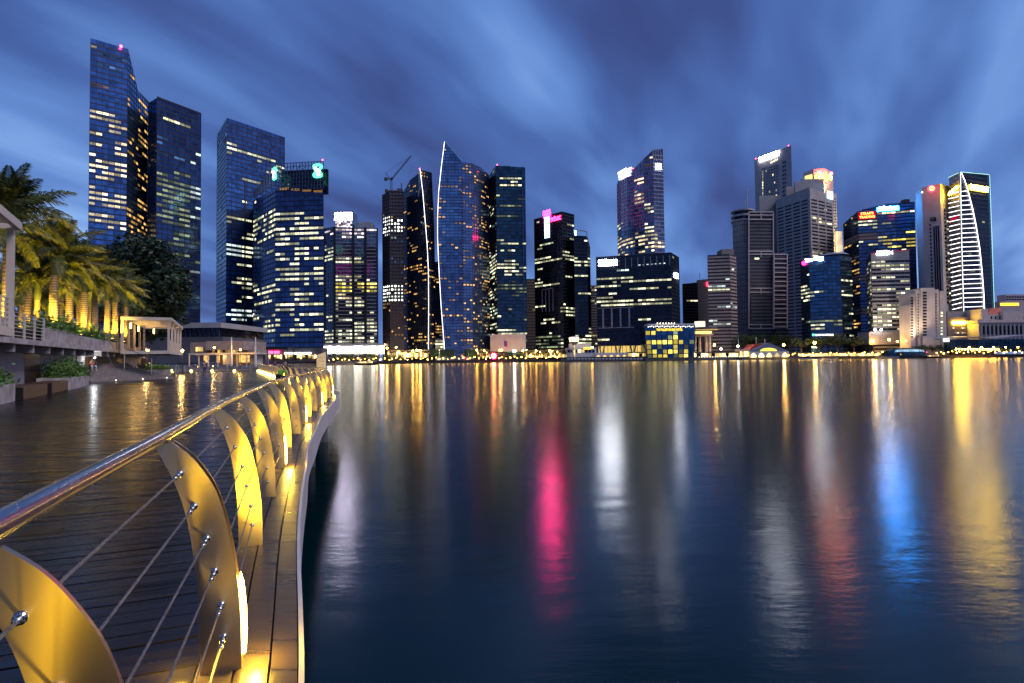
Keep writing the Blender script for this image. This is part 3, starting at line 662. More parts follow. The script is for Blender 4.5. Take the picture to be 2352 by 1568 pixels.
# --- drum tower with white framed slab
b17 = thing('drum_tower', 'white tiled drum tower with ringed crown and tall roof mast', 'skyscraper', (at_y(1719, 600, 690).x, 690, BASE))
cx17, r17 = at_y(1719, 600, 690).x, (at_y(1744, 600, 690).x - at_y(1695, 600, 690).x) / 2
ztop = at_y(1719, 478, 690).z
mb = MB(); mb.lathe([(r17 * .93, BASE), (r17 * .93, ztop - 14), (0, ztop - 14)], (cx17, 704, 0), 40); mb.build('drum', 'stone_pink', b17, smooth=False)
mb = MB()
for z0_, z1_, r_ in ((ztop - 14, ztop - 12, 1.06), (ztop - 8, ztop - 6, 1.06), (ztop - 1.5, ztop, 1.06)): mb.lathe([(r17 * .8, z0_), (r17 * r_, z0_), (r17 * r_, z1_), (r17 * .8, z1_)], (cx17, 704, 0), 40)
mb.build('crown_ring', 'stone_pink', b17, kind='stuff')
mb = MB(); mb.lathe([(r17 * .9, ztop - 13), (r17 * .9, ztop - .5), (0, ztop - .5)], (cx17, 704, 0), 40); mb.build('crown_glazing', 'glass_black', b17)
mb = MB()
for k in range(26): mb.lathe([(r17 * .94, BASE + 6 + k * 6.8), (r17 * .955, BASE + 6 + k * 6.8), (r17 * .955, BASE + 6.35 + k * 6.8), (r17 * .94, BASE + 6.35 + k * 6.8)], (cx17, 704, 0), 40)
for k in range(20):
    a = math.pi + math.pi * k / 19; p = Vector((cx17 + math.cos(a) * r17 * .94, 704 + math.sin(a) * r17 * .94, 0)); mb.bar(p + Vector((0, 0, BASE)), p + Vector((0, 0, ztop - 14)), .22, .3)
mb.build('tile_joint', 'frame_dark', b17, kind='stuff')
mb = MB(); xm = at_y(1716, 470, 690); mb.tube([at_y(1716, 480, 688), at_y(1716, 434, 688)], [.8, .45], 8); mb.box(at_y(1716, 462, 688), (7, .8, .6)); mb.box(at_y(1716, 441, 688), (4, .8, .6)); mb.box(at_y(1716, 435, 688), (1.6, 1.2, 2.4)); mb.build('roof_mast', 'stone_pink', b17)
b17b, F = tower('office_tower', 'dark ribbon-windowed tower with white open frames in front of the drum tower', [C(676, (1719, 487)), C(678, (1775, 483))],
    4.1, 6, wall='frame_dark', band=('concrete_dark', .5, .25), mull=None, base=.02, depth=24)
mb = MB(); f = F[0]
def fr(f, x0, x1, rows, xs):
    hit = lambda px, py: (lambda d: CAM + d * ((f.P(.5, 60) - CAM).dot(f.n) / d.dot(f.n)))(ray(px, py)) + f.n * .9
    for y in rows: mb.bar(hit(x0, y), hit(x1, y), 1.1, 1.2)
    for x, ya, yb in xs: mb.bar(hit(x, ya), hit(x, yb), 1.0, 1.1, f.n)
fr(f, 1719, 1776, (487, 494, 504, 577, 584, 662, 671, 745, 754), [(1719, 487, 755), (1775, 487, 755), (1747, 487, 504), (1747, 577, 590), (1747, 662, 675), (1747, 745, 754)])
mb.build('white_frame', 'stone_pink', b17b, kind='stuff')
b17c, F = tower('office_tower', 'lower wing of white open frames beside the ribbon-windowed tower', [C(674, (1776, 584)), C(676, (1807, 583))], 4.1, 5, wall='frame_dark', band=('concrete_dark', .4, .2), mull=None, base=.04, depth=20)
mb = MB(); f = F[0]; fr(f, 1776, 1808, [584 + k * 10.4 for k in range(17)], [(1776.5, 584, 755), (1807, 584, 755)]); mb.build('white_frame', 'stone_pink', b17c, kind='stuff')
# --- big concrete tower with ribbon windows
b18, F = tower('office_tower', 'massive grey concrete tower with deep ribbon windows and finned roof', [C(790, (1783, 459)), C(740, (1858.5, 431)), C(765, (1911, 450))],
    4.6, 6, wall='frame_dark', band=('concrete', .5, .7), mull=None, pier=('concrete', 15, 2.4), base=.025, key='w', depth=26, z_lit0=40, top_gap=14,
    lit=[(1862, 470, 1911, 500, .2, 'w'), (1862, 580, 1905, 592, .95, 'w'), (1783, 662, 1830, 668, .5, 'a'), (1783, 700, 1830, 706, .4, 'a')])
f0, f1 = F
mb = MB()
for f in F: 
    a, c = f.P(0, f.L.zt - 12) + f.n * .72, f.P(1, f.R.zt - 12) + f.n * .72
    mb.box8([a - f.n, a, a + Vector((0, 0, 12.2)), a - f.n + Vector((0, 0, 12.2)), c - f.n, c, c + Vector((0, 0, 12.2)), c - f.n + Vector((0, 0, 12.2))])
mb.build('attic', 'concrete', b18)
block(b18, 'roof_fin', 'concrete', 762, 1826, 1862, 417, 440, 3); block(b18, 'roof_fin', 'concrete', 775, 1842, 1893, 411, 440, 3); block(b18, 'roof_fin', 'concrete', 790, 1806, 1826, 428, 452, 3)
block(b18, 'lower_wing', 'concrete', 800, 1744, 1800, 449, 700, 10)
o, c, w, h = plate(b18, 'sign_board', 'sign_cyan', f1, 1898, 1910, 440, 457, 1.6, .4)
plate(b18, 'sign_mark', 'sign_white_soft', f1, 1901, 1905, 442, 455, 2.0, .4); plate(b18, 'sign_mark', 'sign_white_soft', f1, 1901, 1909, 452.5, 456, 2.1, .4)
# --- tall slanted-top slab with white sign
b19, F = tower('office_tower', 'tall grey slab with slanted roof and long white sign near its top', [C(880, (1732.5, 367)), C(800, (1817, 333))],
    4.4, 4.6, wall='concrete', band=None, mull=None, base=0, depth=14)
f = F[0]; mb = MB(); hit = lambda f, px, py: (lambda d: CAM + d * ((f.P(.5, 60) - CAM).dot(f.n) / d.dot(f.n)))(ray(px, py))
for r_ in range(14):
    for k in range(10):
        yy = 388 + r_ * 6.2 - k * .9; p = hit(f, 1752 + k * 3.9, yy); a = f.d * .9; h = Vector((0, 0, 1.35)); o = f.n * .1
        if k == 0 and r_ > 0 or rnd.random() < .05:
            Mx = Matrix((f.d * 1.9, f.n * .3, Vector((0, 0, 2.6)))).transposed().to_4x4(); Mx.translation = p + f.n * .1 - b19.location; put('window', WIN['w'], b19, Mx)
        else: mb.box8([p - a - h - o, p - a - h + o, p - a + h + o, p - a + h - o, p + a - h - o, p + a - h + o, p + a + h + o, p + a + h - o])
for r_ in range(9):
    for x in (1799, 1803.5): p = hit(f, x, 373 + r_ * 9.5 - (x - 1799) * .3); mb.box(p, (1.2, 2.0, 3.2))
mb.build('window_grid', 'glass_black', b19, kind='stuff')
for k in range(9): plate(b19, 'sign_letter', 'sign_white', f, 1745 + k * 5, 1749 + k * 5, 360.5 - k * 1.75, 369.5 - k * 1.75, 1.0, .6)
plate(b19, 'lit_row', 'win_w', f, 1770, 1787, 368, 371, .6, .3)
for x, y in ((1736, 364), (1811, 334)): ball('beacon', 'beacon', b19, at_y(x, y, 840), .7)
# --- floodlit stepped tower
b20, F = tower('office_tower', 'floodlit cream tower with red roof beacons behind the concrete tower', [C(900, (1845, 396)), C(880, (1869, 388)), C(878, (1892, 386)), C(900, (1913, 394))],
    4.4, 4.6, wall='stone_cream', band=None, mull=None, base=.03, key='w', depth=20)
b20b, F2 = tower('office_tower', 'lower floodlit shaft of the cream tower rising beside the concrete tower', [C(870, (1908, 443)), C(872, (1921, 445))], 4.4, 3.6, wall='stone_cream', band=None, mull=None, base=0, depth=14)
mb = MB(); f = F2[0]
for r_ in range(50):
    for k in range(3): p = f.P(.2 + .28 * k, 20 + r_ * 4.6) + f.n * .05; mb.box(p, (1.3, .3, 2.2))
mb.build('window_grid', 'glass_black', b20b, kind='stuff')
mb = MB()
for f, (a, c) in zip(F, ((1849, 1867), (1872, 1889), (1895, 1911))):
    p, q = f.P(.15, f.L.zt - 16), f.P(.85, f.R.zt - 16); mb.box8([p - f.n, p + f.n * .2, p + f.n * .2 + Vector((0, 0, 9)), p - f.n + Vector((0, 0, 9)), q - f.n, q + f.n * .2, q + f.n * .2 + Vector((0, 0, 9)), q - f.n + Vector((0, 0, 9))])
mb.build('roof_loggia', 'glow_hall', b20, kind='stuff')
for x, y in ((1884, 399), (1909, 401)): ball('flood_lamp', 'sign_red_strong', b20, at_y(x, y - 3, 874), 2.2); ball('flood_lamp', 'sign_yellow', b20, at_y(x - 1, y + 7, 874), 2.0)
light('flood_light', 'SPOT', at_y(1925, 590, 850) - b20b.location, 3.0e5, (1, .78, .42), b20b, 2.0, R(70), (-.15, .25, 1))
block(b20b, 'lower_hall', 'stone_cream', 868, 1919, 1937, 531, 620, 20)
light('flood_light', 'SPOT', at_y(1928, 592, 846) - b20b.location, 1.2e5, (1, .75, .38), b20b, 2.0, R(110), (0, .4, 1))
light('flood_light', 'SPOT', at_y(1900, 440, 866) - b20.location, 1.0e5, (1, .75, .42), b20, 2.0, R(100), (-.1, .5, 1))
# --- deep blue block
b21, F = tower('office_block', 'deep blue curved glass block with white sign and round pink emblem', [C(640, (1838, 597)), C(622, (1858, 594)), C(612, (1890, 589)), C(612, (1930, 586)), C(622, (1956, 591))],
    4.0, 4.4, wall='glass_deep', base=.05, key='o', depth=24, cat='building', nolit=[(1838, 580, 1925, 606)],
    lit=[(1840, 678, 1912, 690, .45, 'o'), (1840, 690, 1912, 712, .15, 'o'), (1840, 735, 1920, 746, .6, 'g'), (1930, 640, 1956, 780, .35, 'o')])
letters(b21, 'TUNG', 'sign_white', F[1], 1850, 1866, 594, 602, .9); letters(b21, 'CENTRE', 'sign_white', F[2], 1868, 1890, 590, 599, .9)
ball('round_emblem', 'sign_pink', b21, F[0].P(.55, F[0].L.zt - 5) + F[0].n * 1, 2.6)
mb = MB(); mb.lathe([(16, 0), (14, 1.6), (8, 3), (0, 3.4)], at_y(1913, 588.5, 628), 28); mb.build('roof_dome', 'roof_slate', b21)
# --- faceted dark tower with red board
b22, F = tower('office_tower', 'faceted dark blue tower with red lettered board and blue-white roof sign', [C(760, (1937, 514)), C(718, (1970, 485)), C(712, (2014, 472)), C(700, (2100, 463))],
    4.3, 4.8, wall='glass_navy', band=('frame_dark', .3, .3), base=[.05, .06, .05], key='o', depth=30, z_lit0=10, nolit=[(1960, 460, 2014, 505), (2008, 462, 2066, 484)], keys=['a', 'o', 'o'],
    lit=[(2014, 488, 2104, 498, 1.0, 'w'), (2026, 512, 2056, 520, .6, 'o'), (2030, 530, 2104, 572, .72, 'y'), (1970, 560, 2030, 574, .45, 'o'), (1970, 574, 2104, 584, .4, 'o'), (1937, 600, 1970, 760, .3, 'a')])
o, c, w, h = plate(b22, 'sign_board', 'plate_red', F[1], 1970.5, 2011, 486.5, 503, .9, .5)
letters(b22, 'STRAITS\nTRADING', 'letter_orange', F[1], 1973, 2008.5, 488, 501.5, 1.5)
f = F[2]
plate(b22, 'sign_board', 'sign_blue', f, 2014, 2064, 475, 484, .7, .3)
for k in range(9): 
    x = 2018 + k * 5.0; plate(b22, 'sign_letter', 'sign_cyan', f, x, x + 3.6, 474.5 - (k % 3 == 2) * 2, 480.5, 1.2, .4)
mb = MB(); 
for k, z in enumerate((148, 96, 55)):
    for f in F[:2]:
        a, c = f.P(.02, z) + f.n * .25, f.P(.98, z) + f.n * .25; mb.box8([a - f.n, a, a + Vector((0, 0, 9)), a - f.n + Vector((0, 0, 9)), c - f.n, c, c + Vector((0, 0, 9)), c - f.n + Vector((0, 0, 9))])
mb.build('sky_terrace', 'concrete_brown', b22, kind='stuff')
block(b22, 'roof_plant', 'frame_dark', 715, 2078, 2090, 457, 466, 8)
# --- banded bank block
b23, F = tower('office_block', 'banded grey bank block with white lettered sign and orange-white emblem', [C(628, (1990, 596)), C(600, (2000, 582)), C(596, (2087, 573))],
    4.2, 4.6, wall='frame_dark', band=('concrete', .45, .5), mull=('concrete_dark', .5, .35), base=[.25, .10], key='o', depth=26, cat='building', top_gap=10, z_lit0=12,
    lit=[(2004, 608, 2045, 640, .5, 'o'), (2004, 645, 2087, 655, .4, 'o'), (2004, 662, 2087, 672, .75, 'o'), (2050, 675, 2087, 700, .55, 'o'), (2004, 700, 2045, 755, .85, 'o'), (2045, 735, 2087, 765, .4, 'o')])
f = F[1]; a, c = f.P(0, f.L.zt - 9) + f.n * .6, f.P(1, f.R.zt - 9) + f.n * .6
mb = MB(); mb.box8([a - f.n, a, a + Vector((0, 0, 8.6)), a - f.n + Vector((0, 0, 8.6)), c - f.n, c, c + Vector((0, 0, 8.6)), c - f.n + Vector((0, 0, 8.6))]); mb.build('attic', 'concrete', b23)
letters(b23, 'HSBC', 'sign_white', f, 2013, 2038, 576, 586, 1.1); letters(b23, '\u25b6\u25c0', 'sign_white_soft', f, 2041, 2049, 576, 585, 1.1, 'emblem')
mb = MB(); mb.bar(f.P(0, f.L.zt) + f.n * .8, f.P(1, f.R.zt) + f.n * .8, .4, .4); mb.build('roof_edge_light', 'plate_red', b23)
for x in (2010, 2024): ball('flood_lamp', 'sign_white', b23, at_y(x, 757, 590), 1.0)
block(b23, 'podium', 'concrete', 594, 1996, 2092, 762, 790, 20)
# --- pale tower with round red sign
b24, F = tower('office_tower', 'pale stone tower with dark vertical slots and round red sign', [C(690, (2103, 444)), C(660, (2117, 431)), C(640, (2159, 421)), C(655, (2180, 427))],
    5, 30, wall='stone_pink', band=None, mull=None, base=0, depth=24)
f = F[1]; mb = MB()
for u in (.60, .72, .84): mb.bar(f.P(u, 60) + f.n * .1, f.P(u, 150) + f.n * .1, 1.5, .4, f.n)
for k in range(22): p = f.P(.42, 62 + k * 4.3) + f.n * .1; mb.box(p, (1.8, 1, 2.6))
for k in range(24): p = F[2].P(.35, 62 + k * 4.6) + F[2].n * .1; mb.box(p, (2.2, 1.6, 2.6))
p = f.P(.66, 158) + f.n * .1; mb.box(p, (9, 3, 4)); mb.build('window_slot', 'glass_black', b24, kind='stuff')
for k in range(11): 
    p = F[2].P(.62, 64 + k * 9.2) + F[2].n * .5; o = put('window', WIN['w'], b24, Matrix.Translation(p - b24.location) @ Matrix.Diagonal((1.4, .6, 1.8, 1)))
p = at_y(2139, 433.5, 640); mb = MB(); mb.tube([p, p + Vector((-.6, -1.6, 0))], 3.6, 20); mb.build('round_sign', 'sign_red_soft', b24); mb = MB(); mb.tube([p + Vector((-.6, -1.6, 0)), p + Vector((-.75, -2.0, 0))], 2.6, 20); mb.build('round_sign_face', 'letter_orange', b24)
ball('flood_lamp', 'dot_white', b24, at_y(2118, 441, 655), .8)
# --- neon lined tower
b25, F = tower('office_tower', 'dark tower outlined by white neon floor lines and a sweeping neon curve', [C(640, (2180, 405)), C(605, (2204, 394)), C(625, (2271, 400))],
    4.6, 5, wall='glass_black', band=('frame_dark', .3, .3), mull=None, base=[.0, .05], key='g', depth=24, nolit=[(2180, 390, 2262, 440)])
def strip(f, pts, r, mat, name, out=.9):
    mb = MB(); mb.tube([hit(f, x, y) + f.n * out for x, y in pts], r, 6); return mb.build(name, mat, b25)
fL, fR = F
strip(fL, [(2180.5, 407), (2203.5, 396)], .26, 'neon_teal', 'roof_line_light'); strip(fR, [(2204.5, 395), (2270, 401)], .26, 'neon_teal', 'roof_line_light')
strip(fR, [(2271, 402), (2277, 560), (2282, 714)], .18, 'neon_teal', 'edge_light'); strip(fR, [(2204, 396), (2207, 560), (2212, 730)], .32, 'neon_soft', 'edge_light')
curve = [(2206, 397), (2214, 415), (2223, 445), (2232, 480), (2240, 520), (2248, 570), (2253, 620), (2257, 670), (2259, 712)]
strip(fR, curve, .38, 'neon', 'curve_light')
def cx_(y):
    for (xa, ya), (xb, yb) in zip(curve, curve[1:]):
        if ya <= y <= yb: return xa + (xb - xa) * (y - ya) / (yb - ya)
    return 2259
for k in range(28):
    y = 441 + k * 10.6
    strip(fL, [(2180 + k * .38, y + 4.5), (2204.5 + k * .27, y - 1)], .24, 'neon', 'floor_line_light')
    xr = cx_(y) if k < 26 else (2250 if k == 26 else 2246)
    strip(fR, [(2205 + k * .27, y - 1), (xr, y - 2.6)], .24, 'neon', 'floor_line_light')
plate(b25, 'roof_sign', 'sign_yellow', fR, 2227, 2267, 427, 438, 1.0, .6); plate(b25, 'roof_sign', 'sign_yellow', fL, 2181, 2200, 434.5, 441, 1.0, .6)
plate(b25, 'window_sign', 'plate_red', fL, 2184, 2200, 499, 506, .5, .3)
# --- white stepped stone tower
b26 = thing('stone_tower', 'white stepped stone tower with small square windows behind the moored glass boat', 'building', (at_y(2130, 700, 560).x, 565, BASE))
def stonebox(px0, px1, pt, Y, dep=16):
    a, c = at_y(px0, pt, Y), at_y(px1, pt, Y); mb = MB(); mb.box(((a.x + c.x) / 2, Y + dep / 2, (a.z + BASE) / 2), (c.x - a.x, dep, a.z - BASE)); mb.build('wall', 'stone_cream', b26); return a, c
stonebox(2089, 2169, 675, 566); stonebox(2104, 2156, 665, 564); stonebox(2115, 2146, 661, 563); stonebox(2089.5, 2100, 700, 563); stonebox(2158, 2171, 668, 565)
mb = MB()
for r_ in range(15):
    for x in (2121, 2124, 2127): p = at_y(x - r_ * .0 , 672 + r_ * 6.9, 562.9); mb.box(p, (1.0, .4, 1.6))
    for x in (2093, 2096): p = at_y(x, 684 + r_ * 6.4, 562.9); mb.box(p, (.9, .4, 1.5))
    for x in (2109, 2150): p = at_y(x, 676 + r_ * 6.8, 563.9); mb.box(p, (.9, .4, 1.5))
mb.build('window_grid', 'glass_black', b26, kind='stuff')
for r_ in range(13):
    if rnd.random() < .7: put('window', WIN['o'], b26, Matrix.Translation(at_y(2163, 690 + r_ * 7, 564.9) - b26.location) @ Matrix.Diagonal((2.0, .3, 1.7, 1)))
light('flood_light', 'SPOT', at_y(2110, 790, 545) - b26.location, 9.0e4, (1, .80, .58), b26, 2.0, R(90), (.1, .6, 1))
# --- low blocks at the right end
b27 = thing('office_block', 'low ochre block with yellow sign right of the white stone tower', 'building', at_y(2212, 790, 590))
block(b27, 'wall', 'concrete_brown', 590, 2176, 2250, 728, 795, 30); block(b27, 'upper_storey', 'concrete', 596, 2176, 2240, 715, 730, 20)
a, c = at_y(2188, 738, 589.5), at_y(2218, 744, 589.5); put('sign_board', unit_mesh('sign_board', 'sign_yellow'), b27, Matrix.Translation((a + c) / 2 - b27.location) @ Matrix.Diagonal((c.x - a.x, .5, a.z - c.z, 1)))
for k in range(22):
    if rnd.random() < .75: put('window', WIN['w'], b27, Matrix.Translation(at_y(2190 + (k % 11) * 5.2, 753 if k < 11 else 764, 589.8) - b27.location) @ Matrix.Diagonal((1.6, .3, 1.0, 1)))
b28 = thing('grand_hotel', 'old sandstone hotel with columns, mansard roof and dormers at the frame edge', 'hotel', at_y(2320, 790, 575))
block(b28, 'wall', 'stone_cream', 575, 2248, 2420, 738, 795, 40); block(b28, 'cornice', 'stone_cream', 573.5, 2246, 2424, 735, 739, 40); block(b28, 'attic', 'stone_cream', 577, 2252, 2420, 722, 736, 36); block(b28, 'roof_pavilion', 'stone_cream', 576, 2254, 2270, 709, 736, 20)
mb = MB(); a, c, d, e_ = at_y(2270, 722, 577), at_y(2296, 722, 577), at_y(2276, 708, 584), at_y(2300, 706, 584)
mb.add([a, c, e_, d, a + Vector((0, 20, 0)), c + Vector((0, 20, 0)), e_ + Vector((0, 8, 0)), d + Vector((0, 8, 0))], [(0, 1, 2, 3), (1, 5, 6, 2), (3, 2, 6, 7), (0, 3, 7, 4), (5, 4, 7, 6)]); mb.build('roof', 'roof_red', b28)
block(b28, 'roof_pavilion', 'stone_cream', 574, 2304, 2350, 715, 738, 20)
for k in range(12):
    x = 2254 + k * 9.5; block(b28, 'column', 'stone_cream', 573.6, x, x + 2.6, 743, 792, 1.5); block(b28, 'window', 'glass_black', 574.6, x + 4.0, x + 7.6, 748, 768, .8)
    block(b28, 'window', 'glass_black', 576.6, x + 3.5, x + 6.2, 726, 732, .8)
b29 = thing('hotel_block', 'distant pale hotel block with a yellow lit roofline', 'hotel', at_y(2330, 720, 760))
block(b29, 'wall', 'stone_pink', 760, 2296, 2420, 692, 790, 20); block(b29, 'penthouse', 'stone_pink', 763, 2310, 2400, 676, 694, 14)
a, c = at_y(2298, 696, 759.6), at_y(2340, 701, 759.6); put('roof_light', unit_mesh('roof_light', 'sign_gold'), b29, Matrix.Translation((a + c) / 2 - b29.location) @ Matrix.Diagonal((c.x - a.x, .5, a.z - c.z, 1)))
for k in range(18): block(b29, 'window', 'glass_black', 762.7, 2312 + (k % 9) * 6, 2316 + (k % 9) * 6, 680 + 6 * (k // 9), 683 + 6 * (k // 9), .8)
EM('lamp_quay', (1.0, 0.48, 0.07), 60)
ORD = ['1st', '2nd', '3rd'] + [f'{k}th' for k in range(4, 80)]
# ================================================================== along the far quay
# --- glowing event hall
st = thing('event_hall', 'long white glowing event tent on the far quay', 'event tent', at_y(812, 815, 606))
block(st, 'roof', 'white_paint', 604, 741, 883, 790, 793, 16)
for k in range(14):
    x0 = 742 + k * 10.05; o = block(st, 'lit_panel', 'glow_stage', 606, x0, x0 + 9.7, 793.2, 812, .6)
for k in range(15): x0 = 741.9 + k * 10.05; block(st, 'post', 'white_paint', 605.2, x0 - .25, x0 + .25, 793, 822, .6)
# --- pier control tower
pt = thing('pier_tower', 'small white control tower with lit lantern room on the quay', 'tower', at_y(1319, 824, 592))
xp = at_y(1319, 800, 592).x
mb = MB(); mb.lathe([(1.9, 2), (1.7, 18)], (xp, 594, 0), 16); mb.build('shaft', 'white_paint', pt)
mb = MB(); mb.lathe([(1.8, 17.6), (5.2, 20.4), (5.2, 21)], (xp, 594, 0), 20); mb.build('balcony', 'white_paint', pt)
mb = MB(); mb.lathe([(4.6, 21), (5.2, 25), (0, 25.2)], (xp, 594, 0), 20); mb.build('lantern_room', 'glow_shop', pt)
mb = MB(); mb.lathe([(5.6, 25.1), (4.2, 26.2), (0, 26.6)], (xp, 594, 0), 20); mb.build('roof', 'white_paint', pt)
for k in range(5): put('window', WIN['y'], pt, Matrix.Translation(Vector((xp, 592.15, 6 + k * 2.5)) - pt.location) @ Matrix.Diagonal((.9, .3, 1.9, 1)))
ph = thing('pier_house', 'white two storey pier house behind the small control tower', 'building', at_y(1335, 824, 600))
block(ph, 'wall', 'white_paint', 600, 1301, 1370, 799, 826, 14); block(ph, 'upper_floor', 'white_paint', 603, 1308, 1358, 789, 799, 10)
for k in range(8): block(ph, 'window', 'glass_black' if k not in (3, 4) else 'glow_shop', 599.6, 1304 + k * 8, 1310 + k * 8, 803, 809, .5)
block(ph, 'sign_board', 'sign_gold', 599.4, 1341, 1357, 797.5, 801.5, .5)
ah = thing('arched_pavilion', 'low white pavilion with shell arches in front of the wide black block', 'pavilion', at_y(1410, 824, 594))
mb = MB(); pts = []
for k in range(5):
    xa, xb = at_y(1368 + k * 15, 810, 594).x, at_y(1383 + k * 15, 810, 594).x; zt = 9.0
    n_ = 12; arc = [(xa + (xb - xa) * i / n_, 3.0 + 4.0 * math.sin(math.pi * i / n_) ** .6) for i in range(n_ + 1)]
    for (x0, z0_), (x1, z1_) in zip(arc, arc[1:]): mb.box8([(x0, 594, z0_), (x0, 602, z0_), (x0, 602, zt), (x0, 594, zt), (x1, 594, z1_), (x1, 602, z1_), (x1, 602, zt), (x1, 594, zt)])
mb.build('shell_roof', 'white_paint', ah)
mb = MB(); a, c = at_y(1368, 820, 600), at_y(1443, 820, 600); mb.box(((a.x + c.x) / 2, 601.5, 5.2), (c.x - a.x, .5, 5.0)); mb.build('glazing', 'glow_shop', ah)
# --- waterfront hotel
hb = thing('waterfront_hotel', 'glass hotel on the water with golden name sign and yellow lit rooms', 'hotel', at_y(1540, 824, 588))
L0, L1 = at_y(1487, 822, 588), at_y(1593, 822, 588); T0, T1 = at_y(1480, 748, 588), at_y(1597, 748, 588)
mb = MB(); zb, zt = 2.2, T0.z
mb.box8([(L0.x, 588, zb), (L0.x, 612, zb), (T0.x, 612, zt), (T0.x, 588, zt), (L1.x, 588, zb), (L1.x, 612, zb), (T1.x, 612, zt), (T1.x, 588, zt)]); mb.build('wall', 'glass_deep', hb)
mb = MB()
for r_ in range(7):
    z = zb + (zt - 5 - zb) * r_ / 6; k = (z - zb) / (zt - zb); mb.box(((L0.x + L1.x) / 2, 587.8, z), ((L1.x - L0.x) + (T1.x - T0.x - L1.x + L0.x) * k, .5, .35))
for c_ in range(10):
    u = c_ / 9; mb.bar((L0.x + (L1.x - L0.x) * u, 587.8, zb), (T0.x + (T1.x - T0.x) * u, 587.8, zt - 4.6), .3, .4)
mb.build('facade_grid', 'frame_dark', hb, kind='stuff')
LIT = {(5, 0), (5, 1), (4, 5), (3, 0), (3, 3), (3, 4), (2, 0), (2, 5), (1, 0), (1, 1), (1, 3), (1, 4), (1, 5), (1, 7), (0, 1), (0, 3), (0, 6), (0, 7), (0, 2), (3, 6), (3, 2), (3, 1), (3, 5)}
for r_ in range(6):
    for c_ in range(9):
        z = zb + (zt - 5 - zb) * (r_ + .5) / 6; k = (z - zb) / (zt - zb); x0 = L0.x + (T0.x - L0.x) * k; x1 = L1.x + (T1.x - L1.x) * k
        u = (c_ + .5) / 9; kk = 'y' if (r_, c_) in LIT else ('g' if (r_ * 7 + c_ * 3) % 5 == 0 else None)
        if kk: put('window', WIN[kk], hb, Matrix.Translation(Vector((x0 + (x1 - x0) * u, 587.9, z)) - hb.location) @ Matrix.Diagonal(((x1 - x0) / 9 * .74, .3, 4.0, 1)))
text('THE FULLERTON BAY HOTEL', 'lettering', 'sign_gold', hb, Vector((at_y(1538, 760, 587).x, 587.3, at_y(1538, 757, 587).z)), (1, 0, 0), 3.4, .1, width=at_y(1568, 757, 587).x - at_y(1508, 757, 587).x)
block(hb, 'roof_canopy', 'white_paint', 592, 1488, 1596, 743.5, 746.5, 16)
for k in range(26): ball('roof_lamp', 'dot_white', hb, at_y(1489 + k * 4.1, 750.5 - (k % 3) * .8, 587.4), .38)
for k in range(7): ball('roof_lamp', 'dot_white', hb, at_y(1510 + k * 6.5, 742, 590), .5)
block(hb, 'pontoon', 'quay', 584, 1482, 1602, 821, 829, 28)
# --- round restaurant on a stalk
rt = thing('round_restaurant', 'round lookout restaurant on tall concrete legs with glowing drum', 'restaurant', at_y(1622, 822, 612))
xr = at_y(1622, 760, 612).x; Z = lambda py: at_y(1622, py, 612).z; rr_ = (at_y(1651, 760, 612).x - at_y(1594, 760, 612).x) / 2
mb = MB(); mb.lathe([(rr_ * .35, Z(772)), (rr_ * .98, Z(768)), (rr_, Z(766)), (rr_ * .4, Z(765))], (xr - 1, 626, 0), 36); mb.build('lower_deck', 'stone_cream', rt)
mb = MB(); mb.lathe([(rr_ * .8, Z(766)), (rr_ * .85, Z(759.5))], (xr - 1, 626, 0), 36); mb.build('glazing', 'glow_shop', rt)
mb = MB(); mb.lathe([(rr_ * .8, Z(759.5)), (rr_ * 1.04, Z(758.5)), (rr_ * 1.08, Z(756)), (rr_ * 1.08, Z(751)), (rr_ * 1.0, Z(750)), (0, Z(749))], (xr + 2, 626, 0), 36); mb.build('upper_deck', 'concrete_dark', rt)
mb = MB(); mb.lathe([(rr_ * .42, Z(749.5)), (rr_ * .42, Z(736)), (0, Z(736))], (xr - 2, 626, 0), 32); mb.build('drum', 'glow_stage', rt)
mb = MB(); mb.lathe([(rr_ * 1.1, Z(757)), (rr_ * 1.12, Z(756.6)), (rr_ * 1.12, Z(756)), (rr_ * 1.1, Z(755.6))], (xr + 2, 626, 0), 36); mb.build('light_ring', 'glow_shop', rt)
for dx in (-9, -4, 3, 7): mb = MB(); mb.tube([(xr + dx, 622, 2), (xr + dx, 622, Z(770))], 1.5, 10); mb.build('leg', 'stone_cream', rt)
# --- low promenade restaurant rows with lamps
for i, (x0, x1, lab) in enumerate(((1602, 1718, 'low lit restaurant terrace under the round lookout restaurant'), (1443, 1486, 'lit terrace between the black block and the glass hotel'))):
    rs = thing('restaurant_terrace', lab, 'restaurant', at_y((x0 + x1) / 2, 824, 602))
    block(rs, 'roof', 'concrete_dark', 598, x0, x1, 808, 810, 10)
    for k in range(int((x1 - x0) / 8)): block(rs, 'shop_window', 'glow_shop' if (k * 5 + i) % 4 else 'glass_black', 601, x0 + 1 + k * 8, x0 + 8 + k * 8, 811, 818.5, .6)
    block(rs, 'plinth', 'quay', 597, x0, x1, 819, 829, 8)
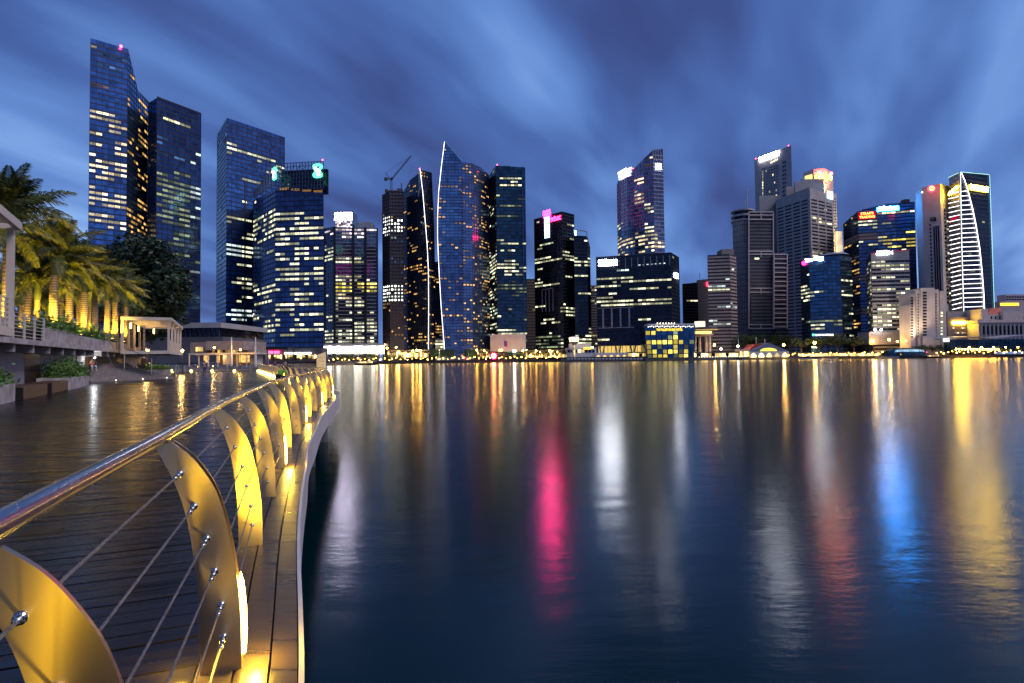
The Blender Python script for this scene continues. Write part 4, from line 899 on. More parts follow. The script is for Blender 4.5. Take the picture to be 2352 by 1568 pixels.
# --- old pier hall
pr = thing('pier_hall', 'white arched pier hall with red roof and pointed gable', 'pier hall', at_y(1765, 822, 594))
xl, xg0, xg1, xr2 = (at_y(x, 810, 592).x for x in (1700, 1714, 1800, 1830))
mb = MB()
segs = [(at_y(1722 + k * 18, 810, 592).x, at_y(1740 + k * 18, 810, 592).x) for k in range(5)]
for xa, xb in segs:
    n_ = 12; w_ = (xb - xa); pts = [(xa, 2.2), (xa + w_ * .14, 2.2)] + [(xa + w_ * (.14 + .72 * i / n_), 4.2 + 2.9 * math.sin(math.pi * i / n_)) for i in range(n_ + 1)] + [(xb - w_ * .14, 2.2), (xb, 2.2)]
    for (x0, z0_), (x1, z1_) in zip(pts, pts[1:]):
        if x1 - x0 < 1e-4: continue
        mb.box8([(x0, 592, z0_), (x0, 593, z0_), (x0, 593, 8.4), (x0, 592, 8.4), (x1, 592, z1_), (x1, 593, z1_), (x1, 593, 8.4), (x1, 592, 8.4)])
mb.build('arcade', 'white_paint', pr)
for xa, xb in segs:
    g = MB(); g.box(((xa + xb) / 2, 594.2, 5.0), (xb - xa - 1.4, .4, 5.2)); g.build('arch_window', 'glow_shop', pr)
mb = MB(); xa, xb = segs[0][0], segs[-1][1]; xm = at_y(1765, 800, 592).x
mb.box8([(xa, 592, 8.4), (xa, 612, 8.4), (xm, 612, 17.6), (xm, 592, 17.6), (xb, 592, 8.4), (xb, 612, 8.4), (xm + .4, 612, 17.6), (xm + .4, 592, 17.6)]); mb.build('gable', 'roof_slate', pr)
mb = MB(); mb.box8([(at_y(1715, 800, 600).x, 598, 8.6), (at_y(1715, 800, 600).x, 618, 8.6), (xa + 9, 618, 16.6), (xa + 9, 598, 16.6), (xm, 598, 8.6), (xm, 618, 8.6), (xm, 618, 16.8), (xm, 598, 16.8)]); mb.build('roof', 'roof_red', pr)
mb = MB(); n_ = 14; c_ = xm; mb.add([(c_, 591.8, 8.8)] + [(c_ + 9 * math.cos(math.pi * i / n_), 591.8, 8.8 + 3.4 * math.sin(math.pi * i / n_)) for i in range(n_ + 1)], [(0, i, i + 1) for i in range(1, n_ + 1)]); mb.build('fanlight', 'win_y', pr)
mb = MB()
for x_, z_ in ((at_y(1739, 790, 598).x, 24), (xm, 22), (at_y(1696, 790, 600).x, 23)): mb.tube([(x_, 600, 8), (x_, 600, z_)], .3, 6)
mb.build('flagpole', 'white_paint', pr, kind='stuff')
block(pr, 'side_hall', 'stone_cream', 594, 1700, 1722, 802, 820, 14)
for k in range(7): block(pr, 'side_window', 'glow_shop', 593.5, 1701 + k * 3, 1703 + k * 3, 807, 818, .4)
pj = thing('jetty', 'timber jetty with cross braces under the arched pier hall', 'jetty', at_y(1760, 826, 586))
mb = MB(); a, c = at_y(1700, 820, 588), at_y(1868, 820, 588); mb.box(((a.x + c.x) / 2, 589, 2.3), (c.x - a.x, 8, .4)); mb.build('deck', 'quay', pj)
for k in range(24):
    x_ = a.x + (c.x - a.x) * (k + .5) / 24
    mb = MB(); mb.bar((x_, 585.4, -.5), (x_, 585.4, 2.2), .35, .35); mb.build('pile', 'concrete', pj)
    if k % 3 != 1:
        mb = MB(); mb.bar((x_, 585.3, .1), (x_ + 2.6, 585.3, 2.1), .2, .2); mb.bar((x_ + 2.6, 585.2, .1), (x_, 585.2, 2.1), .2, .2); mb.build('cross_brace', 'concrete', pj)
# --- low curved roofs and promenade at the right end
lr = thing('wavy_roof_hall', 'long low hall with wavy blue-grey roof in front of the sandstone hotel', 'hall', at_y(2270, 805, 540))
mb = MB(); pts = [(2180, 781), (2200, 776.5), (2225, 775), (2250, 775.5), (2280, 778), (2310, 776), (2345, 772), (2420, 770)]
for (xa, ya), (xb, yb) in zip(pts, pts[1:]):
    p, q_ = at_y(xa, ya, 540), at_y(xb, yb, 540); d = Vector((0, 0, .9)); e_ = Vector((0, 18, 1))
    mb.box8([p, p + e_, p + e_ + d, p + d, q_, q_ + e_, q_ + e_ + d, q_ + d])
mb.build('roof', 'roof_slate', lr); block(lr, 'glazing', 'glass_teal', 545, 2182, 2420, 780, 806, 8)
for k in range(12): block(lr, 'column', 'frame_dark', 543, 2184 + k * 19, 2185 + k * 19, 779, 806, .8)
block(lr, 'sign_light', 'sign_white_soft', 541, 2168, 2180, 777, 784, .8)
# ================================================================== trees
PM('leaf', (0.055, 0.085, 0.022), 0.6, var=0.5, vscale=0.5, c2=(0.022, 0.045, 0.012)); PM('leaf_dark', (0.018, 0.040, 0.014), 0.55, var=0.5, vscale=0.35, c2=(0.008, 0.02, 0.008))
PM('leaf_palm', (0.075, 0.095, 0.020), 0.5, var=0.4, vscale=1.2, c2=(0.035, 0.05, 0.012)); PM('bark', (0.14, 0.10, 0.07), 0.85, var=0.4, vscale=2.0, bump=.4, bscale=14)
PM('leaf_shrub', (0.10, 0.20, 0.035), 0.5, var=0.4, vscale=2.0, c2=(0.045, 0.10, 0.018))
def crown(lobes, n, size, seed, hollow=.55):
    r = random.Random(seed); mb = MB(); tot = [a * b_ * c for _, (a, b_, c) in lobes]
    for _ in range(n):
        (c, s) = r.choices(lobes, tot)[0]
        while True:
            v = Vector((r.uniform(-1, 1), r.uniform(-1, 1), r.uniform(-1, 1)))
            if hollow < v.length < 1: break
        p = Vector((c[0] + v.x * s[0], c[1] + v.y * s[1], c[2] + v.z * s[2]))
        k = size * r.uniform(.6, 1.3); x = Vector((r.gauss(0, 1), r.gauss(0, 1), r.gauss(0, .6))).normalized(); y = x.cross(Vector((r.gauss(0, 1), r.gauss(0, 1), r.gauss(0, 1)))).normalized()
        mb.add([p - x * k, p - y * k * .45, p + x * k, p + y * k * .45], [(0, 1, 2, 3)])
    return mb
def limbs(mb, base, h, r0, seed, spread):
    r = random.Random(seed); b_ = Vector(base); top = b_ + Vector((r.uniform(-.3, .3), r.uniform(-.3, .3), h * .45))
    mb.tube([b_, (b_ + top) / 2 + Vector((r.uniform(-.1, .1) * h * .1, 0, 0)), top], [r0, r0 * .8, r0 * .65], 8)
    for k in range(5):
        a = 2 * math.pi * k / 5 + r.uniform(-.4, .4); t_ = top + Vector((math.cos(a) * spread, math.sin(a) * spread, h * r.uniform(.25, .42)))
        mb.tube([top - Vector((0, 0, .1)), top.lerp(t_, .5) + Vector((0, 0, h * .04)), t_], [r0 * .5, r0 * .3, r0 * .08], 6)
STREET = []
for s in range(4):
    r = random.Random(40 + s); lobes = [((r.uniform(-2.6, 2.6), r.uniform(-2, 2), r.uniform(5.6, 8.4)), (r.uniform(1.3, 2.3), r.uniform(1.3, 2.2), r.uniform(.9, 1.5))) for _ in range(9)]
    cm = crown(lobes, 620, .42, 50 + s).mesh('tree_crown'); cm.materials.append(MATS['leaf'])
    tm = MB(); limbs(tm, (0, 0, 0), 8.5, .28, 60 + s, 2.4); tme = tm.mesh('tree_trunk', True); tme.materials.append(MATS['bark']); STREET.append((cm, tme))
def street_tree(px, Y, h, v, label, group, zb=2.4):
    p = at_y(px, 820, Y); t_ = thing('street_tree', label, 'tree', (p.x, Y, zb), group)
    c, tm = STREET[v % 4]; s = h / 9.3; rz = v * 1.3
    for n_, me in (('crown', c), ('trunk', tm)): put(n_, me, t_, Matrix.Rotation(rz, 4, 'Z') @ Matrix.Diagonal((s * 1.15, s * 1.15, s, 1)))
for k in range(14): street_tree(752 + k * 12.5 + (k * 37 % 7), 602.5, 6.2 + (k * 13 % 5) * .5, k, f'small round street tree in front of the glowing event tent, {ORD[k]} from the left', 'small trees by the event tent')
for k in range(13): street_tree(1098 + k * 16 + (k * 29 % 9), 604, 7.5 + (k * 17 % 5) * .7, k + 1, f'street tree on the quay below the teal and black towers, {ORD[k]} from the left', 'trees below the teal and black towers')
for k, (x, Y, h) in enumerate(((1706, 640, 25), (1734, 645, 27), (1763, 640, 27), (1790, 642, 26), (1816, 640, 24))): street_tree(x, Y, h, k, f'dark dense tree behind the red-roofed pier hall, {ORD[k]} from the left', 'dense trees behind the pier hall')
for k, (x, Y, h, lab) in enumerate(((1842, 606, 21, 'bright green lamplit tree right of the pier hall'), (1882, 612, 22, 'forked tree under the green and white name sign'), (1925, 604, 23, 'wide tree with pale forked trunk right of the name sign'), (1962, 600, 22, 'broad tree left of the white floodlights'), (1990, 606, 17, 'shorter tree under the white floodlights'))): street_tree(x, Y, h, k + 2, lab, 'big rain trees right of the pier hall')
for k, (x, h) in enumerate(((2098, 9), (2113, 10), (2128, 11), (2141, 9), (2162, 10))): street_tree(x, 556, h, k, f'round dark tree at the foot of the white stone tower, {ORD[k]} from the left', 'dark trees by the stone tower', 2.4)
for k in range(9): street_tree(2190 + k * 21, 520, 5.5 + (k % 3), k + 3, f'small tree on the promenade before the wavy-roofed hall, {ORD[k]} from the left', 'promenade trees at the right end', 2.4)
# ================================================================== street lamps
def lamp(px, py, label, group, big=1.0, Y=606, mat='lamp_amber', power=0, zb=2.4):
    h = at_y(px, py, Y); t_ = thing('street_lamp', label, 'street lamp', (h.x, Y, zb), group)
    mb = MB(); mb.tube([(h.x, Y, zb), (h.x, Y, h.z - .3)], [.14, .08], 6); mb.build('pole', 'frame_dark', t_)
    ball('lamp_head', mat, t_, h, .78 * big)
    if power: light('glow', 'POINT', Vector((h.x, Y - .9, h.z - .9)) - t_.location, power, (1, .62, .2) if mat == 'lamp_amber' else (1, .93, .8), t_, .5)
G = 'amber street lamps along the far quay'
import itertools
_c = itertools.count()
nxt = lambda: next(_c)
for x, y, b_, pw in ((866, 812, 1, 0), (871, 791, .9, 0), (889, 799, 1, 3e3), (910, 798, 1, 0), (916, 808, 1.2, 3e3)): lamp(x, y, f'amber street lamp beside the end of the glowing event tent, {ORD[nxt()]} lamp from the left', G, b_, power=pw)
for x, y, b_, pw in ((948, 806, 1.2, 3e3), (957, 804, 1.2, 0), (965, 805, 1.5, 6e3)): lamp(x, y, f'amber street lamp at the foot of the slim lit-spine tower, {ORD[nxt()]} lamp from the left', G, b_, power=pw)
for x, y, b_, pw in ((1095, 804, 1, 0), (1112, 805, .8, 0), (1148, 804, 1, 3e3), (1152, 804, 1, 0), (1201, 805, 1.1, 3e3), (1209, 804, .9, 0), (1218, 815, .9, 0)): lamp(x, y, f'amber street lamp at the foot of the teal tower, {ORD[nxt()]} lamp from the left', G, b_, power=pw)
lamp(1181.5, 806, 'brightest street lamp in front of the teal tower', G, 1.9, mat='lamp_white', power=9e3)
for x, y in ((1231, 805), (1240, 808), (1262, 805), (1268, 806), (1280, 808)): lamp(x, y, f'amber lamp among trees below the tower with the red sign, {ORD[nxt()]} lamp from the left', G, .8)
lamp(1360, 798, 'bright amber street lamp left of the arched pavilion', G, 1.5, power=6e3); lamp(1641, 792, 'amber street lamp right of the round restaurant legs', G, 1.4, power=5e3); lamp(1656, 801, 'white street lamp right of the round restaurant', G, 1.2, mat='lamp_white')
lamp(1695, 795, 'white street lamp left of the pier hall', G, 1.3, mat='lamp_white', power=4e3); lamp(1800, 792, 'amber street lamp at the right side of the pier hall roof', G, 1.4, power=9e3, Y=598); lamp(1871, 787, 'large amber street lamp among the rain trees', G, 1.7, power=1.2e4, Y=596)
lamp(2005, 783, 'amber street lamp below the two white floodlights', G, 1.4, power=6e3, Y=590); lamp(2042, 780, 'amber street lamp behind the left end of the glass boat', G, 1.3, power=5e3, Y=575); lamp(2083, 782, 'amber street lamp behind the middle of the glass boat', G, 1.5, power=6e3, Y=570); lamp(2062, 784, 'small amber street lamp between two larger ones behind the glass boat', G, .9, Y=575)
for k in range(15): lamp(2196 + k * 6.9, 802, f'low amber promenade lamp before the wavy-roofed hall, {ORD[k]} from the left', 'low lamps at the right end', .75, Y=516)
for k in range(5): lamp(2226 + k * 28, 797, f'taller promenade lamp before the wavy-roofed hall, {ORD[k]} from the left', 'tall lamps at the right end', .7, Y=518)
rl = thing('signal_light', 'large glowing red dome light on the quay edge', 'signal light', at_y(1134, 820, 599)); ball('dome', 'sign_red', rl, at_y(1134, 817.5, 598), 3.2); ball('core', 'lamp_amber', rl, at_y(1134, 817, 596.4), 2.0); block(rl, 'stand', 'quay', 598, 1130, 1138, 820, 826, 1)
for k in range(29): 
    p = at_y(1294 + k * 6.4, 820, 590); o = thing('bollard_light', (f'white bollard light by the white pier house, {ORD[k]} from the left' if k < 12 else f'white bollard light by the arched pavilion, {ORD[k - 12]} from the left'), 'bollard light', (p.x, 590, 2.2), 'bollard lights left of the glass hotel'); ball('globe', 'dot_white', o, (p.x, 590, 3.4), .34); mb = MB(); mb.tube([(p.x, 590, 2.2), (p.x, 590, 3.1)], .1, 6); mb.build('post', 'frame_dark', o)
for k in range(18):
    p = at_y(1606 + k * 6.2, 818, 594); o = thing('bollard_light', f'white bollard light below the round restaurant, {ORD[k]} from the left', 'bollard light', (p.x, 594, 2.2), 'bollard lights right of the glass hotel'); ball('globe', 'dot_white', o, (p.x, 594, 3.4), .34); mb = MB(); mb.tube([(p.x, 594, 2.2), (p.x, 594, 3.1)], .1, 6); mb.build('post', 'frame_dark', o)
QL = [x for x in range(756, 1286, 9)] + [x for x in range(1722, 2034, 8)] + [x for x in range(2150, 2352, 9)]
for k, x in enumerate(QL):
    Yq = 600.2 if x < 1730 else (596.5 if x < 1860 else (590 - (x - 1860) * .27 if x < 2040 else 512)); p = at_y(x + (k * 5 % 4), 818, Yq)
    o = thing('quay_light', (f'small amber quay edge light below the left and central towers, {ORD[k]} from the left' if x < 1300 else f'small amber quay edge light between pier hall and glass boat, {ORD[k - 59]} from the left' if x < 2040 else f'small amber quay edge light right of the glass boat, {ORD[k - 98]} from the left'), 'quay light', (p.x, Yq, 2.4), 'amber quay edge lights'); ball('globe', 'lamp_quay', o, (p.x, Yq, 4.2 + (k * 7 % 5) * .5), .26 + .10 * (k * 11 % 3)); mb = MB(); mb.tube([(p.x, Yq, 2.4), (p.x, Yq, 4.0 + (k * 7 % 5) * .5)], .07, 5); mb.build('post', 'frame_dark', o)
pn = thing('pontoon', 'long dark floating pontoon in front of the arched pavilion', 'pontoon', at_y(1385, 827, 588)); block(pn, 'deck', 'quay', 588.5, 1290, 1482, 820, 829, 6)
for k in range(22): block(pn, 'float', 'white_paint', 588.2, 1303 + k * 8, 1308 + k * 8, 822.5, 825, .3)
for x0, x1, lab in ((1096, 1126, 'lit shop arcade left of the podium of the teal tower'), (1208, 1300, 'lit shop arcade at the foot of the tower with the red sign'), (890, 985, 'dim lit arcade behind trees below the unfinished tower'), (1560, 1600, 'lit arcade behind the glass hotel')):
    ar = thing('shop_arcade', lab, 'arcade', at_y((x0 + x1) / 2, 822, 612)); block(ar, 'canopy', 'concrete_dark', 609, x0, x1, 804, 806, 8)
    for k in range(int((x1 - x0) / 5)): block(ar, 'shop_window', 'glow_shop', 613, x0 + k * 5, x0 + 3.6 + k * 5, 808 + (k * 7 % 4), 820, .6)
    for k in range(int((x1 - x0) / 10)): block(ar, 'pillar', 'concrete_dark', 611, x0 + k * 10 - .6, x0 + k * 10 + .4, 806, 823, .8)
# --- green hoarding boards with uplights, flags, banners
gb = thing('hoarding', 'dark green planted hoarding with lit grass panel below the sail shaped tower', 'hoarding', at_y(1040, 824, 604))
PM('hedge_board', (0.03, 0.07, 0.03), .8, var=.5, vscale=.8)
for x0, x1 in ((989, 1008), (1010, 1021), (1022, 1033), (1034, 1044), (1066, 1075), (1076, 1092)): block(gb, 'panel', 'hedge_board', 604, x0, x1, 802, 819, 1)
for x in (999, 1084): light('uplight', 'SPOT', at_y(x, 819, 602) - gb.location, 900, (.75, 1, .15), gb, .3, R(60), (0, .35, 1))
fl = thing('flag_banner', 'blue and red flag on a pole in front of the teal tower', 'flag', at_y(1159, 824, 603))
mb = MB(); p = at_y(1157, 780, 603); mb.tube([(p.x, 603, 2), (p.x, 603, p.z)], .14, 6); mb.build('pole', 'white_paint', fl)
PM('flag_blue', (.08, .25, .75), .7); PM('flag_red', (.5, .06, .12), .7)
block(fl, 'blue_field', 'flag_blue', 602.8, 1157.3, 1160.5, 782, 795, .15); block(fl, 'red_field', 'flag_red', 602.8, 1160.5, 1165, 783, 796, .15)
# --- name sign among the trees
ns = thing('name_sign', 'white lettered bank sign with green square among the rain trees', 'sign', at_y(1875, 770, 600))
block(ns, 'green_square', 'sign_green', 600, 1866, 1871, 766.5, 771, .4)
text('BNP PARIBAS', 'lettering', 'sign_white_soft', ns, at_y(1893.5, 769, 599.8), (1, 0, 0), 2.3, .08, width=at_y(1914, 769, 600).x - at_y(1873, 769, 600).x)
mb = MB()
for x in (1870, 1908): p = at_y(x, 771, 600.6); mb.tube([(p.x, 600.6, 2.2), (p.x, 600.6, p.z)], .12, 6)
mb.build('post', 'frame_dark', ns, kind='stuff')
for x0, n_, lab in ((1836, 22, 'row of lit waterside food kiosks right of the pier hall'), (1975, 8, 'lit kiosks left of the moored glass boat')):
    ks = thing('food_kiosk', lab, 'kiosk', at_y(x0 + n_ * 3, 824, 598)); block(ks, 'canopy', 'concrete_dark', 596, x0, x0 + n_ * 6.2, 809.5, 811, 7)
    for k in range(n_): block(ks, 'counter_light', 'glow_shop', 599, x0 + k * 6.2, x0 + 4.5 + k * 6.2, 811.5 + (k % 3) * .6, 818, .5)
# ================================================================== boats
def boat(name, label, px, py, Y, L_, kind, group):
    p = at_z(px, py, 0); Y_ = Y; x = at_y(px, py, Y_).x; t_ = thing(name, label, 'boat', (x, Y_, 0), group)
    mb = MB(); W = L_ * .13; prof = []
    st_ = [(-.5, .55, .9), (-.42, .85, .75), (-.2, 1, .6), (.2, 1, .6), (.4, .7, .8), (.5, .08, 1.3)]
    for u, w, h in st_: prof.append([(u * L_, -W * w, h * L_ * .06 + .4), (u * L_, -W * w * .75, -.3), (u * L_, W * w * .75, -.3), (u * L_, W * w, h * L_ * .06 + .4)])
    vs = [v for r_ in prof for v in r_]; fs = []
    for i in range(len(prof) - 1):
        for k in range(3): fs.append((i * 4 + k, i * 4 + k + 1, i * 4 + 5 + k, i * 4 + 4 + k))
        fs.append((i * 4 + 3, i * 4, i * 4 + 4, i * 4 + 7))
    fs += [(3, 2, 1, 0), (20, 21, 22, 23)]; mb.add(vs, fs); mb.build('hull', 'frame_dark' if kind else 'white_paint', t_, world=False)
    mb = MB(); mb.box((-.02 * L_, 0, L_ * .06 + 1.0), (L_ * .62, W * 1.5, 1.6)); mb.build('cabin', 'glass_deep', t_, world=False)
    mb = MB(); mb.box((-.02 * L_, 0, L_ * .06 + 1.95), (L_ * .68, W * 1.8, .18)); mb.build('roof', 'white_paint', t_, world=False)
    for k in range(7): mb = MB(); mb.box((-.3 * L_ + k * .09 * L_, -W * .78, L_ * .06 + 1.1), (L_ * .06, .06, .8)); mb.build('window', 'glow_shop' if kind else 'glass_black', t_, world=False)
    mb = MB(); mb.tube([(-.3 * L_, 0, L_ * .06 + 2), (-.3 * L_, 0, L_ * .06 + 4.4)], .06, 6); mb.build('mast', 'white_paint', t_, world=False)
    o = link('lantern', WIN['ball_beacon'] if kind else WIN['ball_dot_white'], None, t_); o.location = (-.3 * L_, 0, L_ * .06 + 4.5); o.scale = (.22,) * 3
    return t_
for k, (x, L_) in enumerate(((1850, 14), (1876, 13), (1905, 16), (1936, 20), (1968, 14), (1995, 15))): boat('ferry_boat', f'small white ferry moored at the quay right of the timber jetty, {ORD[k]} from the left', x, 828, 585, L_, 0, 'ferries moored right of the jetty')
boat('river_boat', 'dark river boat with red and amber lights crossing in front of the event tent', 842, 835, 470, 19, 1, 'river boats')
boat('river_boat', 'dark wooden boat with curved prow moored right of the glass boat', 2142, 822, 520, 17, 1, 'river boats')
gl = thing('glass_boat', 'long blue glass-roofed restaurant boat moored at the quay', 'boat', at_y(2085, 822, 545))
a, c = at_y(2038, 818, 545), at_y(2132, 818, 545); xm = (a.x + c.x) / 2; hw = (c.x - a.x) / 2
mb = MB(); n_ = 16; vs = []
for i in range(n_ + 1):
    u = -1 + 2 * i / n_; hgt = 3.0 + 7.0 * max(0, 1 - abs(u) ** 5) ** .6
    for k in range(9):
        an = math.pi * k / 8; vs.append((xm + u * hw, 549 - 7 * math.cos(an), 1.6 + (hgt - 1.6) * math.sin(an) ** .6))
mb.add(vs, [(i * 9 + k, i * 9 + k + 1, (i + 1) * 9 + k + 1, (i + 1) * 9 + k) for i in range(n_) for k in range(8)]); mb.build('glass_canopy', 'glass_teal', gl)
mb = MB()
for i in range(n_ + 1):
    pts = [Vector(vs[i * 9 + k]) + Vector((0, -.1, .1)) for k in range(9)]; mb.tube(pts, .13, 4)
mb.build('canopy_rib', 'frame_blue', gl, kind='stuff')
block(gl, 'hull', 'roof_slate', 541, 2032, 2140, 818.5, 821, 14); block(gl, 'door', 'frame_dark', 541.4, 2064, 2072, 809, 818, .4); o = block(gl, 'door_light', 'glow_shop', 541.2, 2068, 2070, 812, 815, .2)
# ================================================================== the near promenade
PM('wood_wet', (0.0068, 0.0056, 0.0068), .25, var=.5, vscale=1.6, bump=.02, bscale=22, rvar=.12, stretch=(.5, 5, 1), spec=.30)
PM('wood_edge', (0.036, 0.025, 0.020), .34, var=.35, vscale=2.0, bump=.06, bscale=26, rvar=.12, stretch=(.35, 6, 1))
PM('near_black', (0.006, 0.005, 0.005), .8)  # near-black tone of the deck base, planting soil and bench frames
PM('steel', (0.62, 0.53, 0.36), .30, 1.0, var=.0, c2=(.612, .522, .354), vscale=8.0)
_m = MATS['steel']; _b = _m.node_tree.nodes['Principled BSDF']; _b.inputs['Anisotropic'].default_value = .7
_t = _m.node_tree.nodes.new('ShaderNodeTangent'); _t.direction_type = 'RADIAL'; _t.axis = 'Y'; _m.node_tree.links.new(_t.outputs[0], _b.inputs['Tangent'])
PM('steel_rail', (0.50, 0.50, 0.52), .19, 1.0, var=.06, vscale=5.0, bump=.015, bscale=90, rvar=.04)
PM('steel_cable', (0.30, 0.28, 0.27), .40, .9, var=.3, vscale=60, bump=.8, bscale=300, stretch=(1, 1, 1))
PM('fascia', (0.48, 0.46, 0.45), .55, var=.12, vscale=1.5)
PM('concrete_near', (0.46, 0.42, 0.40), .82, var=.14, vscale=1.4, bump=.25, bscale=20, c2=(0.26, 0.23, 0.22))
PM('concrete_grey', (0.30, 0.28, 0.28), .82, var=.15, vscale=1.2, bump=.25, bscale=20)
PM('step_stone', (0.20, 0.175, 0.17), .4, var=.25, vscale=2.5, rvar=.12)
PM('bench_wood', (0.075, 0.040, 0.026), .5, var=.4, vscale=3, stretch=(.3, 5, 5), bump=.3)
PM('cream_steel', (0.55, 0.50, 0.44), .5, var=.06)
EM('post_light', (1.0, 0.62, 0.09), 45, True); EM('post_light_soft', (1.0, 0.70, 0.16), 12, False)
# path of the railing feet (x, y), fitted to where each foot meets the boards
FOOT = [(1.9, -5.6), (1.1, -3.6), (.42, -1.9), (-.24, -.35), (-.87, 1.28), (-1.44, 2.84), (-2.15, 4.69), (-2.74, 6.36), (-3.32, 8.1), (-3.97, 10.0), (-4.50, 11.85), (-5.05, 13.7), (-5.56, 15.5), (-6.02, 17.3), (-6.50, 19.2), (-7.0, 21.2),
        (-7.47, 23.1), (-7.97, 25.0), (-8.55, 26.9), (-9.25, 28.8), (-10.05, 30.6), (-10.95, 32.3), (-11.95, 34.0), (-13.0, 35.7), (-14.05, 37.4), (-15.1, 39.1), (-16.1, 40.8), (-17.05, 42.5), (-17.95, 44.2), (-18.8, 46.0), (-19.65, 47.8), (-20.5, 49.6)]
x, y = FOOT[-1]
while y < 82: x -= .86; y += 1.75; FOOT.append((x, y))
for _ in range(13): x -= 1.62; y += .95; FOOT.append((x, y))
FV = [Vector((a, c, DECK)) for a, c in FOOT]
def tan(i): return (FV[min(i + 1, len(FV) - 1)] - FV[max(i - 1, 0)]).normalized()
def nor(i): t_ = tan(i); return Vector((t_.y, -t_.x, 0))      # towards the water
# finely sampled path
def path(off, z, step=.5):
    out = []
    for i in range(len(FV) - 1):
        a, c = FV[i] + nor(i) * off, FV[i + 1] + nor(i + 1) * off; n_ = max(1, int((c - a).length / step))
        # smooth with a cubic through the tangents
        L_ = (c - a).length; ta, tc = tan(i) * L_, tan(i + 1) * L_
        for k in range(n_):
            s = k / n_; h1 = 2 * s ** 3 - 3 * s ** 2 + 1; h2 = s ** 3 - 2 * s ** 2 + s; h3 = -2 * s ** 3 + 3 * s ** 2; h4 = s ** 3 - s ** 2
            p = a * h1 + ta * h2 + c * h3 + tc * h4; out.append(Vector((p.x, p.y, z)))
    p = FV[-1] + nor(len(FV) - 1) * off; out.append(Vector((p.x, p.y, z))); return out
# deck substrate
inner = path(.36, 0, 1.0)
poly = [(p.x, p.y) for p in inner] + [(-75, 112), (-95, 60), (-60, 10), (-40, -12)]
mb = MB(); mb.prism(poly, DECK - .5, DECK - .035); prom = mb.build('promenade', 'near_black', kind='structure')
# boards: perpendicular to the near railing
BD = Vector((.925, .38, 0)); BT = Vector((-BD.y, BD.x, 0)); PITCH_B, BW = .168, .154
line = path(-.115, 0, .25)
LS = sorted((p.dot(BT), p.dot(BD)) for p in line if p.y < 48)
def edge_w(s):
    for (s0, w0), (s1, w1) in zip(LS, LS[1:]):
        if s0 <= s <= s1: return w0 + (w1 - w0) * (s - s0) / max(1e-6, s1 - s0)
    return LS[-1][1] if s > LS[-1][0] else LS[0][1]
BOARD = {}
def board_mesh(L_):
    key = round(L_, 2)
    if key not in BOARD:
        b_ = MB(); b_.box((0, 0, 0), (key, BW, .03)); me = b_.mesh('board'); me.materials.append(MATS['wood_wet']); BOARD[key] = me
    return BOARD[key]
ANG = math.atan2(BD.y, BD.x); far = MB(); nb = 0
k = 0
while True:
    s = .15 + k * PITCH_B; k += 1
    if s > 48: break
    w1 = edge_w(s); r = random.Random(k); cuts = [w1]
    w = w1 - (1.1 + (k * 7 % 5) * .45); lim = -(2 + s * 1.25) - 1.0
    while w > lim: cuts.append(w); w -= 2.6
    cuts.append(lim)
    for a, c in zip(cuts[1:], cuts):
        if c - a < .05: continue
        cen = BT * s + BD * ((a + c) / 2); L_ = c - a - .006; dz = r.uniform(-.0025, .0025)
        P3 = Vector((cen.x, cen.y, DECK - .015 + dz))
        near = s < 8.2 and cen.y > .2
        if near:
            q_ = proj(P3 + BD * (L_ / 2)); q2 = proj(P3 - BD * (L_ / 2)); near = q_[0] > -60 and q_[1] < 1900 and q2[0] < 800 and nb < 298
        if near:
            o = link('board', board_mesh(L_), None, prom); o.location = P3; o.rotation_euler = (r.uniform(-.006, .006), 0, ANG); nb += 1
        elif cen.y > -.6: far.box(P3, (L_, BW if s < 20 else .15, .03), ANG)
far.build('board_field', 'wood_wet', prom, kind='stuff')
g2 = MB(); poly2 = [(p.x, p.y) for p in inner if p.y > 44] + [(-75, 112), (-95, 60), (-50, 36)]; g2.prism(poly2, DECK - .03, DECK - .012); g2.build('far_paving', 'wood_wet', prom)
# edge boards that run along the railing, and the pale fascia
ep = {o: path(o, DECK, .6) for o in (-.112, .052, .062, .212, .222, .345)}
for a, c in ((-.112, .052), (.062, .212), (.222, .345)):
    A, B = ep[a], ep[c]; n_ = min(len(A), len(B)); i = 0; cnt = 0
    while i < n_ - 1:
        j = min(i + 5, n_ - 1); mb = MB()
        for q_ in range(i, j):
            e0 = A[q_].lerp(A[q_ + 1], .012 if q_ == i else 0); e1 = B[q_].lerp(B[q_ + 1], .012 if q_ == i else 0)
            v = [e0, e1, B[q_ + 1], A[q_ + 1]]; mb.box8([Vector((p.x, p.y, z)) for z in (DECK - .03, DECK + .003) for p in v])
        mb.build('edge_board', 'wood_edge', prom); i = j; cnt += 1
        if A[i].y > 45: break
A, B = path(.352, 0, .5), path(.378, 0, .5); mb = MB(); n_ = min(len(A), len(B))
for q_ in range(n_ - 1): mb.box8([Vector((p.x, p.y, z)) for z in (DECK - .52, DECK + .02) for p in (A[q_], B[q_], B[q_ + 1], A[q_ + 1])])
mb.build('fascia', 'fascia', prom)
mb = MB()
for i in range(2, len(FV), 3):
    for off in (-.4, -2.4): p = FV[i] + nor(i) * off; mb.tube([(p.x, p.y, -1), (p.x, p.y, DECK - .5)], .28, 8)
mb.build('pile', 'concrete_dark', prom, kind='stuff')

